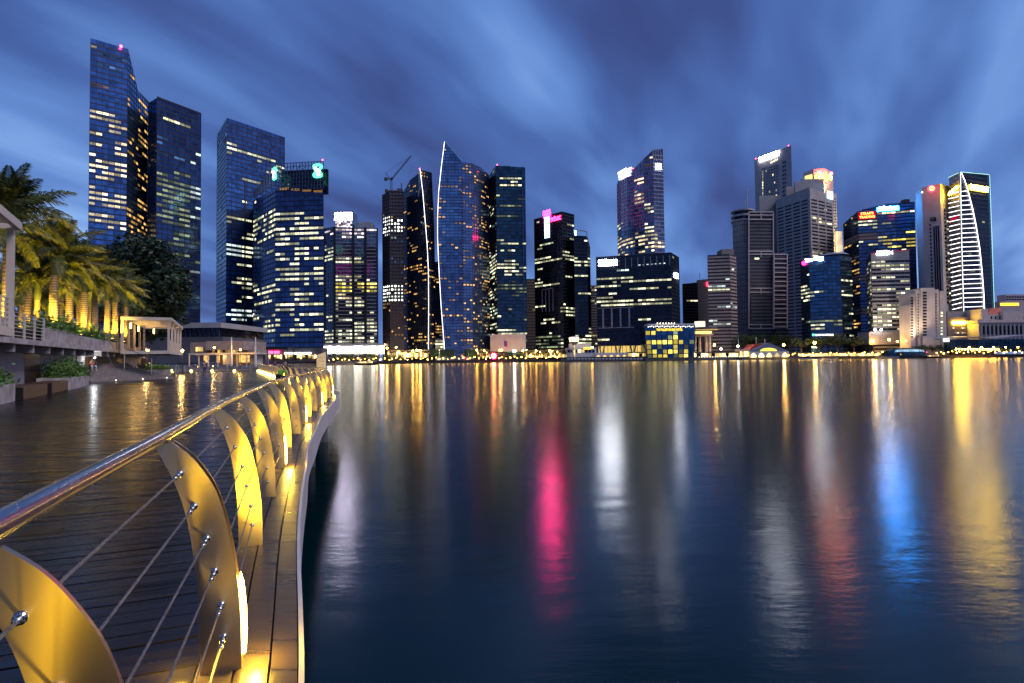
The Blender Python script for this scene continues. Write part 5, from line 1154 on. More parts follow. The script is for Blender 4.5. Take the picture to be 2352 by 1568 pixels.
# ---- railing: one thing per stretch between lit posts would still move as one, so it is one railing with its posts, cables and handrail
rail = thing('railing', 'curving steel railing with leaning blade posts, wire cables and tube handrail along the deck edge', 'railing', (FV[4].x, FV[4].y, DECK))
OUT = [(0, .09), (.15, .088), (.3, .082), (.45, .068), (.6, .045), (.75, .012), (.88, -.03), (.98, -.085), (1.06, -.145), (1.12, -.215)]
INN = [(0, -.09), (.15, -.092), (.3, -.098), (.45, -.108), (.6, -.125), (.75, -.15), (.88, -.185), (.98, -.225), (1.06, -.262), (1.115, -.29)]
def fine(P, n=30):      # resample a profile as a smooth curve
    out = []; m_ = len(P)
    for k in range(n):
        s = k / (n - 1) * (m_ - 1); i = min(int(s), m_ - 2); f = s - i; q = [P[min(max(j, 0), m_ - 1)] for j in (i - 1, i, i + 1, i + 2)]
        out.append(tuple(.5 * (2 * q[1][c] + (q[2][c] - q[0][c]) * f + (2 * q[0][c] - 5 * q[1][c] + 4 * q[2][c] - q[3][c]) * f * f + (3 * q[1][c] - q[0][c] - 3 * q[2][c] + q[3][c]) * f ** 3) for c in (0, 1)))
    return out
OUT, INN = fine(OUT), fine(INN)
def blade(th):
    b_ = MB(); vs = []; n_ = len(OUT)
    for (z, u), (z2, u2) in zip(OUT, INN): vs += [(u, -th / 2, z), (u, th / 2, z), (u2, -th / 2, z2), (u2, th / 2, z2)]
    fs = []
    for i in range(n_ - 1):
        a, c = i * 4, i * 4 + 4; fs += [(a, a + 1, c + 1, c), (a + 3, a + 2, c + 2, c + 3), (a + 2, a, c, c + 2), (a + 1, a + 3, c + 3, c + 1)]
    fs += [(2, 3, 1, 0), (n_ * 4 - 4, n_ * 4 - 3, n_ * 4 - 1, n_ * 4 - 2)]; b_.add(vs, fs); me = b_.mesh('blade'); me.materials.append(MATS['steel'])
    return me
BL = blade(.016)
CAB = [(.17, .01), (.325, 0), (.49, -.03), (.65, -.065), (.81, -.12), (.97, -.18)]
FERR = MB(); FERR.tube([(0, 0, 0), (0, .006, 0)], .014, 12); FERR.tube([(0, .006, 0), (0, .022, 0)], .009, 8); fme = FERR.mesh('ferrule', True); fme.materials.append(MATS['steel_rail'])
SW = MB(); SW.tube([(0, 0, 0), (0, .008, 0)], .017, 12); SW.tube([(0, .01, 0), (0, .05, 0)], [.011, .010], 8); SW.tube([(0, .05, 0), (0, .062, 0)], .013, 6); SW.tube([(0, .06, 0), (0, .115, 0)], .0085, 8); SW.tube([(0, .112, 0), (0, .12, 0)], .011, 8); sme = SW.mesh('swage_fitting', True); sme.materials.append(MATS['steel_rail'])
LEDM = MB(); LEDM.lathe([(0, -.2), (.012, -.19), (.021, -.08), (.021, .04), (.013, .16), (0, .21)], n=10); lme = LEDM.mesh('light_strip'); lme.materials.append(MATS['post_light'])
LOWM = MB(); LOWM.box((0, 0, 0), (.015, .05, .09)); l2 = LOWM.mesh('low_lamp'); l2.materials.append(MATS['post_light_soft'])
def frame_at(i):
    t_, n_ = tan(i), nor(i); return t_, n_
L0_ = rail.location
for i in range(1, len(FV)):
    t_, n_ = tan(i), nor(i); lit = (i - 5) % 3 == 0
    Mx = Matrix((n_, t_, Vector((0, 0, 1)))).transposed().to_4x4()
    for s in ((-.037, .037) if lit else (0,)):
        M2 = Mx.copy(); M2.translation = FV[i] + t_ * s - L0_; post = put('post', BL, rail, M2)
        if FV[i].y < 24:
            for z, u in CAB:
                sw = lit and s < 0
                M3 = Matrix.Translation((u, -.008, z)) @ Matrix.Rotation(math.pi, 4, 'Z'); put('swage_fitting' if sw and FV[i].y < 6 else 'ferrule', sme if sw and FV[i].y < 6 else fme, post, M3)
    if lit:
        M2 = Mx.copy(); M2.translation = FV[i] + n_ * .088 + Vector((0, 0, .25)) - L0_
        ls = put('light_strip', lme, rail, M2 @ Matrix.Rotation(-.035, 4, 'Y'))
        put('low_lamp', l2, rail, Matrix.Translation(FV[i] - n_ * .075 + Vector((0, 0, .08)) - L0_) @ Mx.to_3x3().to_4x4())
        far_ = FV[i].y > 46
        if far_: ball('foot_lamp', 'post_light_soft', rail, FV[i] - n_ * .14 + Vector((0, 0, .2)), .19)
        e_ = 1.0 if not far_ else 1.4
        light('strip_light', 'POINT', FV[i] + n_ * .15 + Vector((0, 0, .10)) - L0_, (22 if not far_ else 14), (1, .60, .04), rail, .03)
        if not far_: light('strip_light', 'POINT', FV[i] - n_ * .19 + Vector((0, 0, .10)) - L0_, 24, (1, .60, .04), rail, .03)
        if FV[i].y < 46: light('unseen_rail_spot', 'SPOT', FV[i] + n_ * .30 + t_ * .05 + Vector((0, 0, .12)) - L0_, 235, (1, .60, .02), rail, .05, R(54), (t_ * 1.0 + Vector((0, 0, .52)) - n_ * .12), 1.0)  # added unseen spot, set outboard of the strip to rake gold light over the blades
# cables as twisted wire in spans
for (z, u) in CAB:
    for i in range(3, len(FV) - 1):
        a, c = FV[i] + nor(i) * u + Vector((0, 0, z)), FV[i + 1] + nor(i + 1) * u + Vector((0, 0, z))
        if FV[i].y > 24: continue
        mb = MB()
        if FV[i].y < 5:
            n_ = 90; L_ = (c - a).length; d = (c - a) / L_; x_ = d.cross(Vector((0, 0, 1))).normalized(); y_ = x_.cross(d)
            for st_ in range(5):
                ph = st_ * 2 * math.pi / 5; mb.tube([a + (c - a) * (q_ / n_) + (x_ * math.cos(ph + q_ / n_ * L_ * 95) + y_ * math.sin(ph + q_ / n_ * L_ * 95)) * .0031 for q_ in range(n_ + 1)], .0024, 4)
        else: mb.tube([a, c], .0045, 5)
        mb.build('cable', 'steel_cable', rail, smooth=True)
hp = path(-.262, DECK + 1.145, .35); mb = MB(); mb.tube(hp, .031, 18); mb.build('handrail', 'steel_rail', rail, smooth=True)
DR = MB(); DR.lathe([(0, -1), (.8, -.6), (1, 0), (.7, .7), (0, 1.1)], n=6); dm = MB(); rw = random.Random(5)
for q_ in range(520):
    i = rw.randrange(2, 40); p = hp[i].lerp(hp[i + 1], rw.random()); d = (hp[i + 1] - hp[i]).normalized(); x_ = d.cross(Vector((0, 0, 1))).normalized(); y_ = x_.cross(d); a = rw.uniform(0, 2 * math.pi) if rw.random() < .6 else rw.gauss(-math.pi / 2, .2)
    c = p + (x_ * math.cos(a) + y_ * math.sin(a)) * .0312; s = rw.uniform(.0010, .0026); o = len(dm.v); dm.v += [(c.x + v[0] * s, c.y + v[1] * s, c.z + v[2] * s) for v in DR.v]; dm.f += [tuple(z + o for z in f) for f in DR.f]
PM('droplet', (.5, .5, .55), .05, .6, var=.0); dm.build('raindrop', 'droplet', rail, kind='stuff', smooth=True)

# ================================================================== terrace, planters and steps on the left
W0 = Vector((-20.5, 23.5, DECK)); TD = Vector((-.5, .866, 0)); TN = Vector((.866, .5, 0)); TA = math.atan2(TD.y, TD.x)
def T(a, off, z=0): return W0 + TD * a + TN * off + Vector((0, 0, z))
def tbox(mb, a0, a1, o0, o1, z0, z1): mb.box(T((a0 + a1) / 2, (o0 + o1) / 2, (z0 + z1) / 2), (a1 - a0, abs(o1 - o0), z1 - z0), TA)
def tpart(root, name, mat, *a): mb = MB(); tbox(mb, *a); return mb.build(name, mat, root)
FRAME0 = (W0, TD, TN, TA)
TD_ = (TD + TN * .058).normalized(); W0 = T(-8, 0) + TD_ * 8; TD = TD_; TN = Vector((TD.y, -TD.x, 0)); TA = math.atan2(TD.y, TD.x)     # the terrace edge swings slightly outwards from the line of the planters
FRAME1 = (W0, TD, TN, TA)
ter = thing('terrace', 'raised concrete terrace with overhanging slab and planter parapet along the deck', 'terrace', T(10, -3))
tpart(ter, 'core', 'concrete_grey', -16, 60, -14, -3.0, -.05, 2.6)
for k in range(24):
    a = -14 + k * 3.05; tpart(ter, 'wall_panel', 'concrete_grey' if k % 5 != 3 else 'bench_wood', a, a + 3.02, -3.0, -2.75, 0, 1.15); tpart(ter, 'wall_panel', 'concrete_grey' if k % 5 != 3 else 'bench_wood', a, a + 3.02, -3.0, -2.76, 1.17, 2.14)
    tpart(ter, 'bracket', 'concrete_near', a + .3, a + .6, -2.95, -1.75, 2.12, 2.52)
for k in range(12):
    a = -14 + k * 6.1; tpart(ter, 'slab', 'concrete_near', a, a + 6.08, -14, -1.6, 2.51, 2.78)
GAPS = [(4.5, 9.5), (32.5, 35.0), (41, 54)]
a = -14.0; k = 0
while a < 58:
    inside = any(g0 <= a + 1 <= g1 for g0, g1 in GAPS)
    if not inside: tpart(ter, 'parapet_panel', 'concrete_near', a, a + 1.97, -1.95, -1.62, 2.78, 3.55 - .12 * (k > 14))
    a += 2.0; k += 1
def fence_run(root, a0, a1, off, z0, h, n, mat='cream_steel', hb=7):
    for q_ in range(n + 1): a_ = a0 + (a1 - a0) * q_ / n; tpart(root, 'rail_post', mat, a_ - .03, a_ + .03, off - .05, off + .05, z0, z0 + h)
    for q_ in range(hb): tpart(root, 'rail_bar', mat, a0, a1, off - .012, off + .012, z0 + .12 + q_ * (h - .14) / (hb - 1), z0 + .15 + q_ * (h - .14) / (hb - 1))
fence_run(ter, 4.5, 9.6, -1.75, 2.78, 1.25, 3); fence_run(ter, 32.2, 35, -1.75, 2.78, 1.1, 2)
tpart(ter, 'planting_bed', 'near_black', -14, 58, -13.9, -2.3, 2.78, 3.45)
def shrub(name, label, a0, a1, o0, o1, z0, h, n, seed, size=.11, group='planter shrubs'):
    r = random.Random(seed); root = T((a0 + a1) / 2, (o0 + o1) / 2, z0); th = thing(name, label, 'shrub', root, group)
    mb = MB(); lb = [(r.uniform(0, 1), r.uniform(0, 1), r.uniform(.5, 1)) for _ in range(max(6, int((a1 - a0) * 2.5)))]
    for _ in range(n):
        la, lo, lh = r.choice(lb); p = T(a0 + (a1 - a0) * la + r.gauss(0, .35), o0 + (o1 - o0) * lo + r.gauss(0, .25), z0 + abs(r.gauss(.35, .33)) * h * lh * 1.3)
        kx = size * r.uniform(.6, 1.4); x_ = Vector((r.gauss(0, 1), r.gauss(0, 1), r.gauss(.3, .7))).normalized(); y_ = x_.cross(Vector((r.gauss(0, 1), r.gauss(0, 1), r.gauss(0, 1)))).normalized()
        mb.add([p - x_ * kx, p - y_ * kx * .42, p + x_ * kx, p + y_ * kx * .42], [(0, 1, 2, 3)])
    mb.build('foliage', 'leaf_shrub', th)
    tm = MB()
    for la, lo, lh in lb[:12]: p = T(a0 + (a1 - a0) * la, o0 + (o1 - o0) * lo, z0 - .2); tm.tube([p, p + Vector((r.uniform(-.1, .1), 0, h * .7))], [.02, .008], 5)
    tm.build('stem', 'bark', th, kind='stuff')
shrub('hedge', 'clipped hedge behind the terrace parapet beside the shelter at the frame edge', -14, 4.3, -3.4, -1.9, 3.45, .9, 3600, 1)
shrub('hedge', 'leafy hedge trailing over the terrace parapet in the middle of the palms', 9.7, 24, -3.4, -1.75, 3.45, .85, 4600, 2)
shrub('hedge', 'lower hedge on the parapet toward the white pavilion', 24, 32, -3.4, -1.75, 3.4, .75, 2200, 3); shrub('hedge', 'short dark shrub on the parapet left of the pavilion columns', 35, 41, -3.4, -1.75, 3.4, .8, 1600, 4)
W0, TD, TN, TA = FRAME0
def planter(label, a0, a1, o0, o1, h):
    p_ = thing('planter', label, 'planter', T((a0 + a1) / 2, (o0 + o1) / 2))
    n_ = max(1, round((a1 - a0) / 3))
    for q_ in range(n_): tpart(p_, 'side_panel', 'concrete_near', a0 + (a1 - a0) * q_ / n_ + .006, a0 + (a1 - a0) * (q_ + 1) / n_ - .006, o1 - .16, o1, 0, h)
    tpart(p_, 'end_panel', 'concrete_near', a1 - .16, a1, o0, o1 - .17, 0, h); tpart(p_, 'end_panel', 'concrete_near', a0, a0 + .16, o0, o1 - .17, 0, h); tpart(p_, 'back_panel', 'concrete_near', a0 + .17, a1 - .17, o0, o0 + .16, 0, h); tpart(p_, 'soil', 'near_black', a0 + .17, a1 - .17, o0 + .17, o1 - .17, .05, h - .1)
planter('pale concrete planter cut by the frame edge beside the wooden benches', -6, 0, -2.4, 0, .71); planter('pale concrete planter with leafy bush between the benches and the steps', 11, 19, -1.25, .25, .71)
shrub('bush', 'bright green bush in the planter at the frame edge', -5.6, -.3, -2.0, -.3, .7, .75, 2600, 5); shrub('bush', 'bright green bush in the planter beside the steps', 11.5, 18.6, -1.0, .0, .7, .85, 4200, 6)
planter('small concrete planter at the far end of the steps', 47, 56, 2.0, 4.6, .75); shrub('bush', 'low grassy bush in the small planter at the far end of the steps', 47.2, 55.6, 2.2, 4.4, .75, .5, 1500, 8); shrub('bush', 'low green bush growing between the steps and the pavilion', 37, 42, -.4, 2.4, .9, .6, 1500, 9)
def bench(label, a0, a1):
    b_ = thing('bench', label, 'bench', T((a0 + a1) / 2, -.6))
    for q_ in range(6): tpart(b_, 'front_slat', 'bench_wood', a0, a1, .16, .19, .02 + q_ * .088, .10 + q_ * .088)
    for q_ in range(6): tpart(b_, 'seat_slat', 'bench_wood', a0, a1, -.9 + q_ * .18, -.74 + q_ * .18, .53, .56)
    tpart(b_, 'frame', 'near_black', a0 + .02, a1 - .02, -.88, .15, 0, .525); tpart(b_, 'end_panel', 'bench_wood', a1, a1 + .03, -.9, .19, .0, .53)
bench('long brown slatted bench box next to the planter at the frame edge', .4, 5.2); bench('brown slatted bench box in front of the bushy planter', 6.4, 11.6)
# steps: wedge shaped flight running into the terrace wall
stp = thing('staircase', 'wide dark stone steps rising from the deck to the terrace wall', 'steps', (-34, 51, DECK))
for k in range(8):
    x0 = -33.3 - .42 * k; mb = MB(); pl = [(x0, 45.0 + .3 * k), (x0 + .85, 54.6 - .35 * k), (-41, 54.6 - .35 * k), (-37, 45.0 + .3 * k)]
    mb.prism(pl, DECK + .185 * k + .002, DECK + .185 * (k + 1)); mb.build('step', 'step_stone', stp)
for k, y_ in enumerate((47.5, 50.5, 53.5)): ball('step_light', 'dot_white', stp, (-33.2 + .1 * (y_ - 46), y_, DECK + .12), .035)
def handrail_thing(label, pts, posts):
    h_ = thing('stair_handrail', label, 'handrail', pts[0]); mb = MB(); mb.tube(pts, .03, 8); mb.build('tube', 'steel_rail', h_)
    for a_, c_ in posts: mb = MB(); mb.tube([a_, c_], .025, 6); mb.build('post', 'cream_steel', h_)
pa, pb = at_y(286, 800, 48), at_y(404, 839.5, 54)
handrail_thing('long sloping steel handrail down the right side of the steps', [pa, pb], [(pa, pa - Vector((0, 0, 1.7))), (pa.lerp(pb, .5), pa.lerp(pb, .5) - Vector((0, 0, 1.5))), (pb, Vector((pb.x, pb.y, DECK)))])
pa, pb, pc = at_y(192, 823, 44), at_y(209, 803, 45.5), at_y(243, 807, 47); pd = at_y(258, 836, 47.4)
handrail_thing('bent steel handrail behind the crouching person with the flash', [pa, pb, pc, pd], [(pa, pa - Vector((0, 0, .6)))])
# shelters
def shelter(label, a0, a1, o0, o1, z0, z1, ncol, seed):
    s_ = thing('shelter', label, 'shelter', T((a0 + a1) / 2, (o0 + o1) / 2, z0))
    tpart(s_, 'floor_slab', 'cream_steel', a0, a1, o0, o1, z0 - .28, z0); tpart(s_, 'roof_frame', 'cream_steel', a0 - .1, a1 + .1, o1 - .02, o1 + .14, z1 - .16, z1 + .1); tpart(s_, 'roof_frame', 'cream_steel', a1 - .04, a1 + .12, o0, o1 - .03, z1 - .16, z1 + .1); tpart(s_, 'roof_frame', 'cream_steel', a0 - .12, a0 + .04, o0, o1 - .03, z1 - .16, z1 + .1)
    n_ = int((a1 - a0) / .34)
    for q_ in range(n_): tpart(s_, 'roof_slat', 'cream_steel', a0 + .06 + q_ * .34, a0 + .34 + q_ * .34, o0, o1 - .04, z1 - .03, z1 + .03)
    for q_ in range(ncol):
        a_ = a0 + .12 + (a1 - a0 - .24) * q_ / (ncol - 1)
        for o_ in (o0 + .1, o1 - .1): tpart(s_, 'column', 'cream_steel', a_ - .11, a_ + .11, o_ - .09, o_ + .09, z0, z1 - .17)
    for q_ in range(int((a1 - a0) / .55)): a_ = a0 + .3 + q_ * .55; tpart(s_, 'baluster', 'cream_steel', a_ - .02, a_ + .02, o1 - .14, o1 - .10, z0, z0 + 1.0)
    for q_ in range(6): tpart(s_, 'rail_bar', 'cream_steel', a0, a1, o1 - .135, o1 - .105, z0 + .12 + q_ * .17, z0 + .145 + q_ * .17)
    return s_
sh1 = shelter('cream steel shelter frame with rail cut by the frame edge', -15, -5.85, -4.0, 1.1, 2.72, 6.2, 4, 1)
W0, TD, TN, TA = FRAME1
sh2 = shelter('cream flat-roofed open pavilion on the terrace, lit warm inside', 29.5, 44.6, -.95, 2.75, 2.62, 5.5, 5, 2)
for a_, o_ in ((31, -.4), (36, -.4), (41, .4)):
    p = T(a_, o_, 4.9); mb = MB(); mb.box(p, (.12, .12, .5), TA); mb.build('wall_lamp', 'post_light_soft', sh2); light('lamp_glow', 'POINT', p + Vector((0, 0, -.3)) + TN * .25 - sh2.location, 55, (1, .55, .16), sh2, .15)
W0, TD, TN, TA = FRAME0
# ================================================================== palms
def frond(seed, L_, droop):
    r = random.Random(seed); b_ = MB(); n_ = 22; pts = []
    for i in range(n_ + 1):
        s = i / n_; pts.append(Vector((L_ * (s - .12 * droop * s * s), 0, L_ * (.42 * s - (.30 + .42 * droop) * s * s))))
    b_.tube(pts, [.035 * (1 - .85 * i / n_) for i in range(n_ + 1)], 5)
    for i in range(2, n_ + 1):
        for sub in (0, .5):
            s = (i - sub) / n_; i0 = int(min(s * n_, n_ - 1)); p = pts[i0].lerp(pts[i0 + 1], s * n_ - i0); d = (pts[i0 + 1] - pts[i0]).normalized()
            ln = L_ * .24 * math.sin(math.pi * min(1, .16 + s * .80)) ** .7
            for sd in (-1, 1):
                v = (d * .55 + Vector((0, sd, 0)) * .85 + Vector((0, 0, r.uniform(-.05, .35)))).normalized(); m1 = p + v * ln * .55; e1 = p + v * ln * .9 + Vector((0, 0, -ln * r.uniform(.35, .75)))
                w = d * .036 * L_ / 3
                b_.add([p - w * .6, p + w * .6, m1 + w, m1 - w, e1], [(0, 1, 2, 3), (3, 2, 4)])
    me = b_.mesh('frond'); me.materials.append(MATS['leaf_palm']); return me
FR = [frond(1, 2.7, .3), frond(2, 2.8, .55), frond(3, 2.7, .85), frond(4, 2.7, 1.15)]
m, nn, ll, b = nodes_of('palm_trunk'); b.inputs['Roughness'].default_value = .8
t = N(nn, 'ShaderNodeTexCoord'); sp_ = N(nn, 'ShaderNodeSeparateXYZ'); ll.new(t.outputs['Object'], sp_.inputs[0])
nz = N(nn, 'ShaderNodeTexNoise', i={'Scale': 3.0, 'Detail': 4.0}); ll.new(t.outputs['Object'], nz.inputs['Vector'])
rp = N(nn, 'ShaderNodeValToRGB'); rp.color_ramp.elements[0].color = (.20, .15, .10, 1); rp.color_ramp.elements[1].color = (.42, .34, .25, 1); ll.new(nz.outputs['Fac'], rp.inputs[0])
wv = N(nn, 'ShaderNodeTexWave', bands_direction='Z', i={'Scale': 1.75, 'Distortion': 1.2, 'Detail': 2.0}); ll.new(t.outputs['Object'], wv.inputs['Vector'])
wr = N(nn, 'ShaderNodeMapRange', i={1: 0.0, 2: 0.55, 3: 0.38, 4: 1.0}); ll.new(wv.outputs['Fac'], wr.inputs[0])
wm = N(nn, 'ShaderNodeMixRGB', blend_type='MULTIPLY', i={0: 1.0}); ll.new(rp.outputs[0], wm.inputs[1]); ll.new(wr.outputs[0], wm.inputs[2]); ll.new(wm.outputs[0], b.inputs['Base Color'])
TRK = MB(); prof = []
for i in range(46):
    s = i / 45; r0 = .25 - .06 * s + .03 * math.sin(s * 2.6); prof += [(r0 * .94, s * 4.0), (r0, s * 4.0 + .045)]
TRK.lathe(prof, n=16); trk = TRK.mesh('palm_trunk'); trk.materials.append(MATS['palm_trunk'])
SHM = MB(); SHM.lathe([(.17, 0), (.21, .25), (.19, .7), (.12, 1.25), (.05, 1.5)], n=12); shm = SHM.mesh('crownshaft', True); shm.materials.append(MATS['leaf_palm'])
UPL = MB(); UPL.tube([(0, 0, 0), (0, 0, .22)], .11, 10); upl = UPL.mesh('lamp_body'); upl.materials.append(MATS['frame_dark'])
UPG = MB(); UPG.tube([(0, 0, .22), (0, 0, .235)], .09, 10); upg = UPG.mesh('lamp_glass'); upg.materials.append(MATS['post_light_soft'])
def palm(px, py_shaft, Y, label, n_=15, lit=1.0, fs=1.0, zb=DECK + 3.45, shaft=True):
    top = at_y(px, py_shaft, Y); h = top.z - zb; r = random.Random(px); t_ = thing('royal_palm', label, 'palm tree', (top.x, Y, zb), 'floodlit royal palms on the terrace')
    wd = 1.0 if h > 3 else .75
    put('trunk', trk, t_, Matrix.Diagonal((wd, wd, h / 4.045, 1))); put('crownshaft', shm, t_, Matrix.Translation((0, 0, h)))
    for q_ in range(n_):
        el = [1.25, 1.0, .74, .50, .24, -.12][q_ % 6] + r.uniform(-.12, .12); az = q_ * 2.399 + r.uniform(-.25, .25); sc_ = fs * r.uniform(.85, 1.12); v = [0, 1, 1, 2, 3, 3][q_ % 6]
        put('frond', FR[v], t_, Matrix.Translation((0, 0, h + 1.15)) @ Matrix.Rotation(az, 4, 'Z') @ Matrix.Rotation(-el, 4, 'Y') @ Matrix.Diagonal((sc_, sc_, sc_, 1)))
    if lit:
        u_ = thing('garden_uplight', 'uplight of the ' + label, 'uplight', (top.x + .45, Y - .95, zb + .0), 'uplights at the feet of the palms')
        put('lamp_body', upl, u_, Matrix.Identity(4)); put('lamp_glass', upg, u_, Matrix.Identity(4))
        light('beam', 'SPOT', (0, 0, .3), 1700 * lit, (1, .60, .05), u_, .08, R(112), (-.10, .22, 1), .8)
PL = [(19, 545, 32.0, 'royal palm seen behind the post of the shelter at the frame edge', 1.0, 1.25), (-22, 585, 30.5, 'royal palm whose trunk is cut by the frame edge', .8, 1.2), (86, 690, 37, 'royal palm with half hidden trunk above the terrace fence', 1.0, 1.05), (124, 632, 36.5, 'stoutest floodlit royal palm with ringed trunk above the terrace fence', 1.5, 1.12), (160, 660, 40, 'second royal palm to the right of the stout one', 1.0, 1.05),
      (194, 672, 43, 'royal palm in the middle of the row with a forked bright crown', 1.0, 1.05), (218, 684, 45, 'dim royal palm with shaded trunk in the row', .25, 1.0), (247, 690, 48, 'slim bright royal palm near the end of the row', 1.1, 1.0), (265, 694, 50, 'last bright royal palm beside the pavilion', 1.5, 1.0),
      (182, 690, 50, 'thin royal palm standing further back in the row', .7, .95), (208, 702, 53, 'thin back-row royal palm behind the dim one', .7, .9), (109, 722, 52, 'small back-row royal palm left of the stout one', .6, .95), (50, 700, 50, 'back-row royal palm behind the shelter post', .6, 1.0), (290, 705, 57, 'back-row royal palm behind the pavilion roof', .7, .95), (66, 640, 42, 'tall royal palm with drooping dark fronds right of the shelter', .5, 1.15), (140, 668, 55, 'tall back-row royal palm between two floodlit trunks', .6, 1.0)]
for x_, y_, Y_, lab, lt, fs in PL: palm(x_, y_, Y_, lab, 27, lt, fs)
for k, (px, Y_, h_) in enumerate(((70, 60, 7.5), (110, 62, 7), (150, 63, 7), (185, 66, 7), (225, 68, 7.5), (262, 72, 8), (30, 58, 8), (300, 78, 8))): street_tree(px, Y_, h_, k, f'leafy understorey tree between the palm trunks, {ORD[[1, 2, 3, 4, 5, 6, 0, 7][k]]} from the left', 'understorey trees behind the palms', DECK + 3.4)
# --- the dark broad tree
bt = thing('broad_tree', 'large dark rounded broadleaf tree behind the palms and pavilion', 'tree', (at_y(318, 720, 84).x, 84, DECK + 1.2))
r = random.Random(9); bx = at_y(330, 640, 84); lobes = []
for px, py, rr2 in ((285, 600, 3.6), (315, 580, 3.4), (345, 592, 3.6), (372, 612, 3.2), (392, 640, 2.8), (300, 640, 4.4), (345, 640, 4.6), (380, 670, 3.4), (330, 690, 4.4), (365, 700, 3.4), (290, 690, 3.8), (398, 668, 2.2), (260, 640, 3.4), (268, 605, 2.6), (405, 650, 1.6), (330, 572, 2.2), (358, 580, 2.0), (300, 735, 3.6), (340, 740, 3.6), (380, 735, 3.0), (396, 705, 2.2)):
    p = at_y(px, py, 84 + r.uniform(-3, 3)); lobes.append((tuple(p), (rr2, rr2, rr2 * .85)))
crown(lobes, 13000, .40, 12, .6).build('crown', 'leaf_dark', bt)
mb = MB(); limbs(mb, (bx.x, 84, DECK + 1.2), 13, .6, 4, 5); mb.build('trunk', 'bark', bt, smooth=True)
# ================================================================== people
PM('skin', (.36, .21, .15), .6, var=.05); PM('hair', (.012, .010, .009), .6); PM('cloth_red', (.40, .035, .03), .8); PM('cloth_dark', (.02, .022, .03), .8); PM('cloth_green', (.16, .50, .05), .75); PM('cloth_grey', (.16, .16, .18), .8); PM('cloth_blue', (.03, .05, .13), .8)
def person(label, loc, rz, joints, shirt, trousers, group='people on the promenade'):
    t_ = thing('person', label, 'person', loc, group); t_.rotation_euler = (0, 0, rz)
    J = {k: Vector(v) for k, v in joints.items()}
    rad = dict(pelvis=.155, chest=.165, neck=.062, head=.02, shl=.075, shr=.075, ell=.05, elr=.05, wrl=.036, wrr=.036, hpl=.10, hpr=.10, knl=.068, knr=.068, anl=.045, anr=.045, tol=.035, tor=.035, hal=.03, har=.03)
    E_ = [('pelvis', 'chest'), ('chest', 'neck'), ('chest', 'shl'), ('shl', 'ell'), ('ell', 'wrl'), ('wrl', 'hal'), ('chest', 'shr'), ('shr', 'elr'), ('elr', 'wrr'), ('wrr', 'har'), ('pelvis', 'hpl'), ('hpl', 'knl'), ('knl', 'anl'), ('anl', 'tol'), ('pelvis', 'hpr'), ('hpr', 'knr'), ('knr', 'anr'), ('anr', 'tor')]
    def skin(name, keys, mat, grow=1.0, extra=()):
        ks = list(keys); es = [(a, c) for a, c in E_ if a in ks and c in ks]
        me = bpy.data.meshes.new(name); me.from_pydata([J[k] for k in ks], [(ks.index(a), ks.index(c)) for a, c in es], [])
        o = link(name, me, mat, t_); sk = o.modifiers.new('skin', 'SKIN'); sk.use_smooth_shade = True
        if not me.skin_vertices: 
            bm = __import__('bmesh').new(); bm.from_mesh(me); bm.verts.layers.skin.verify(); bm.to_mesh(me); bm.free()
        for i, k in enumerate(ks): v = me.skin_vertices[0].data[i]; q_ = rad[k] * grow; v.radius = (q_, q_); v.use_root = k in ('pelvis',) or (i == 0)
        sb = o.modifiers.new('sub', 'SUBSURF'); sb.levels = sb.render_levels = 2; return o
    skin('body', list(rad.keys() - {'head'}), 'skin')
    skin('shirt', ['pelvis', 'chest', 'shl', 'ell', 'shr', 'elr'], shirt, 1.14); skin('trousers', ['pelvis', 'hpl', 'knl', 'anl', 'hpr', 'knr', 'anr'], trousers, 1.13)
    h = J['head']; up = (h - J['neck']).normalized()
    mb = MB(); mb.lathe([(0, -.12), (.05, -.115), (.075, -.06), (.085, .02), (.08, .07), (.05, .115), (0, .13)], h, 14); o = mb.build('head', 'skin', t_, smooth=True, world=False)
    mb = MB(); mb.lathe([(.088, -.01), (.094, .04), (.086, .09), (.052, .13), (0, .142)], h + Vector((0, .012, 0)), 14); mb.build('hair', 'hair', t_, smooth=True, world=False)
    mb = MB(); mb.box(h + Vector((0, -.088, -.02)), (.022, .03, .04)); [mb.box(h + Vector((s * .085, 0, -.01)), (.015, .03, .05)) for s in (-1, 1)]; mb.build('nose_and_ear', 'skin', t_, world=False)
    mb = MB(); [mb.box(h + Vector((s * .032, -.079, .005)), (.02, .012, .01)) for s in (-1, 1)]; mb.build('eye', 'hair', t_, world=False)
    for s in 'lr':
        w, hd = J['wr' + s], J['ha' + s]; d = (hd - w).normalized(); sx = d.cross(Vector((0, 0, 1))).normalized() if abs(d.z) < .95 else Vector((1, 0, 0)); mb = MB()
        for q_ in range(4): b_ = hd + sx * (q_ - 1.5) * .016; mb.tube([b_ - d * .02, b_ + d * (.03 + .006 * (q_ in (1, 2))), b_ + d * .05 + Vector((0, 0, -.018))], [.008, .008, .006], 5)
        mb.tube([w.lerp(hd, .6) + sx * .02, hd + sx * .045, hd + sx * .05 + d * .03], [.01, .009, .007], 5); mb.build('finger', 'skin', t_, kind='stuff', world=False)
    return t_
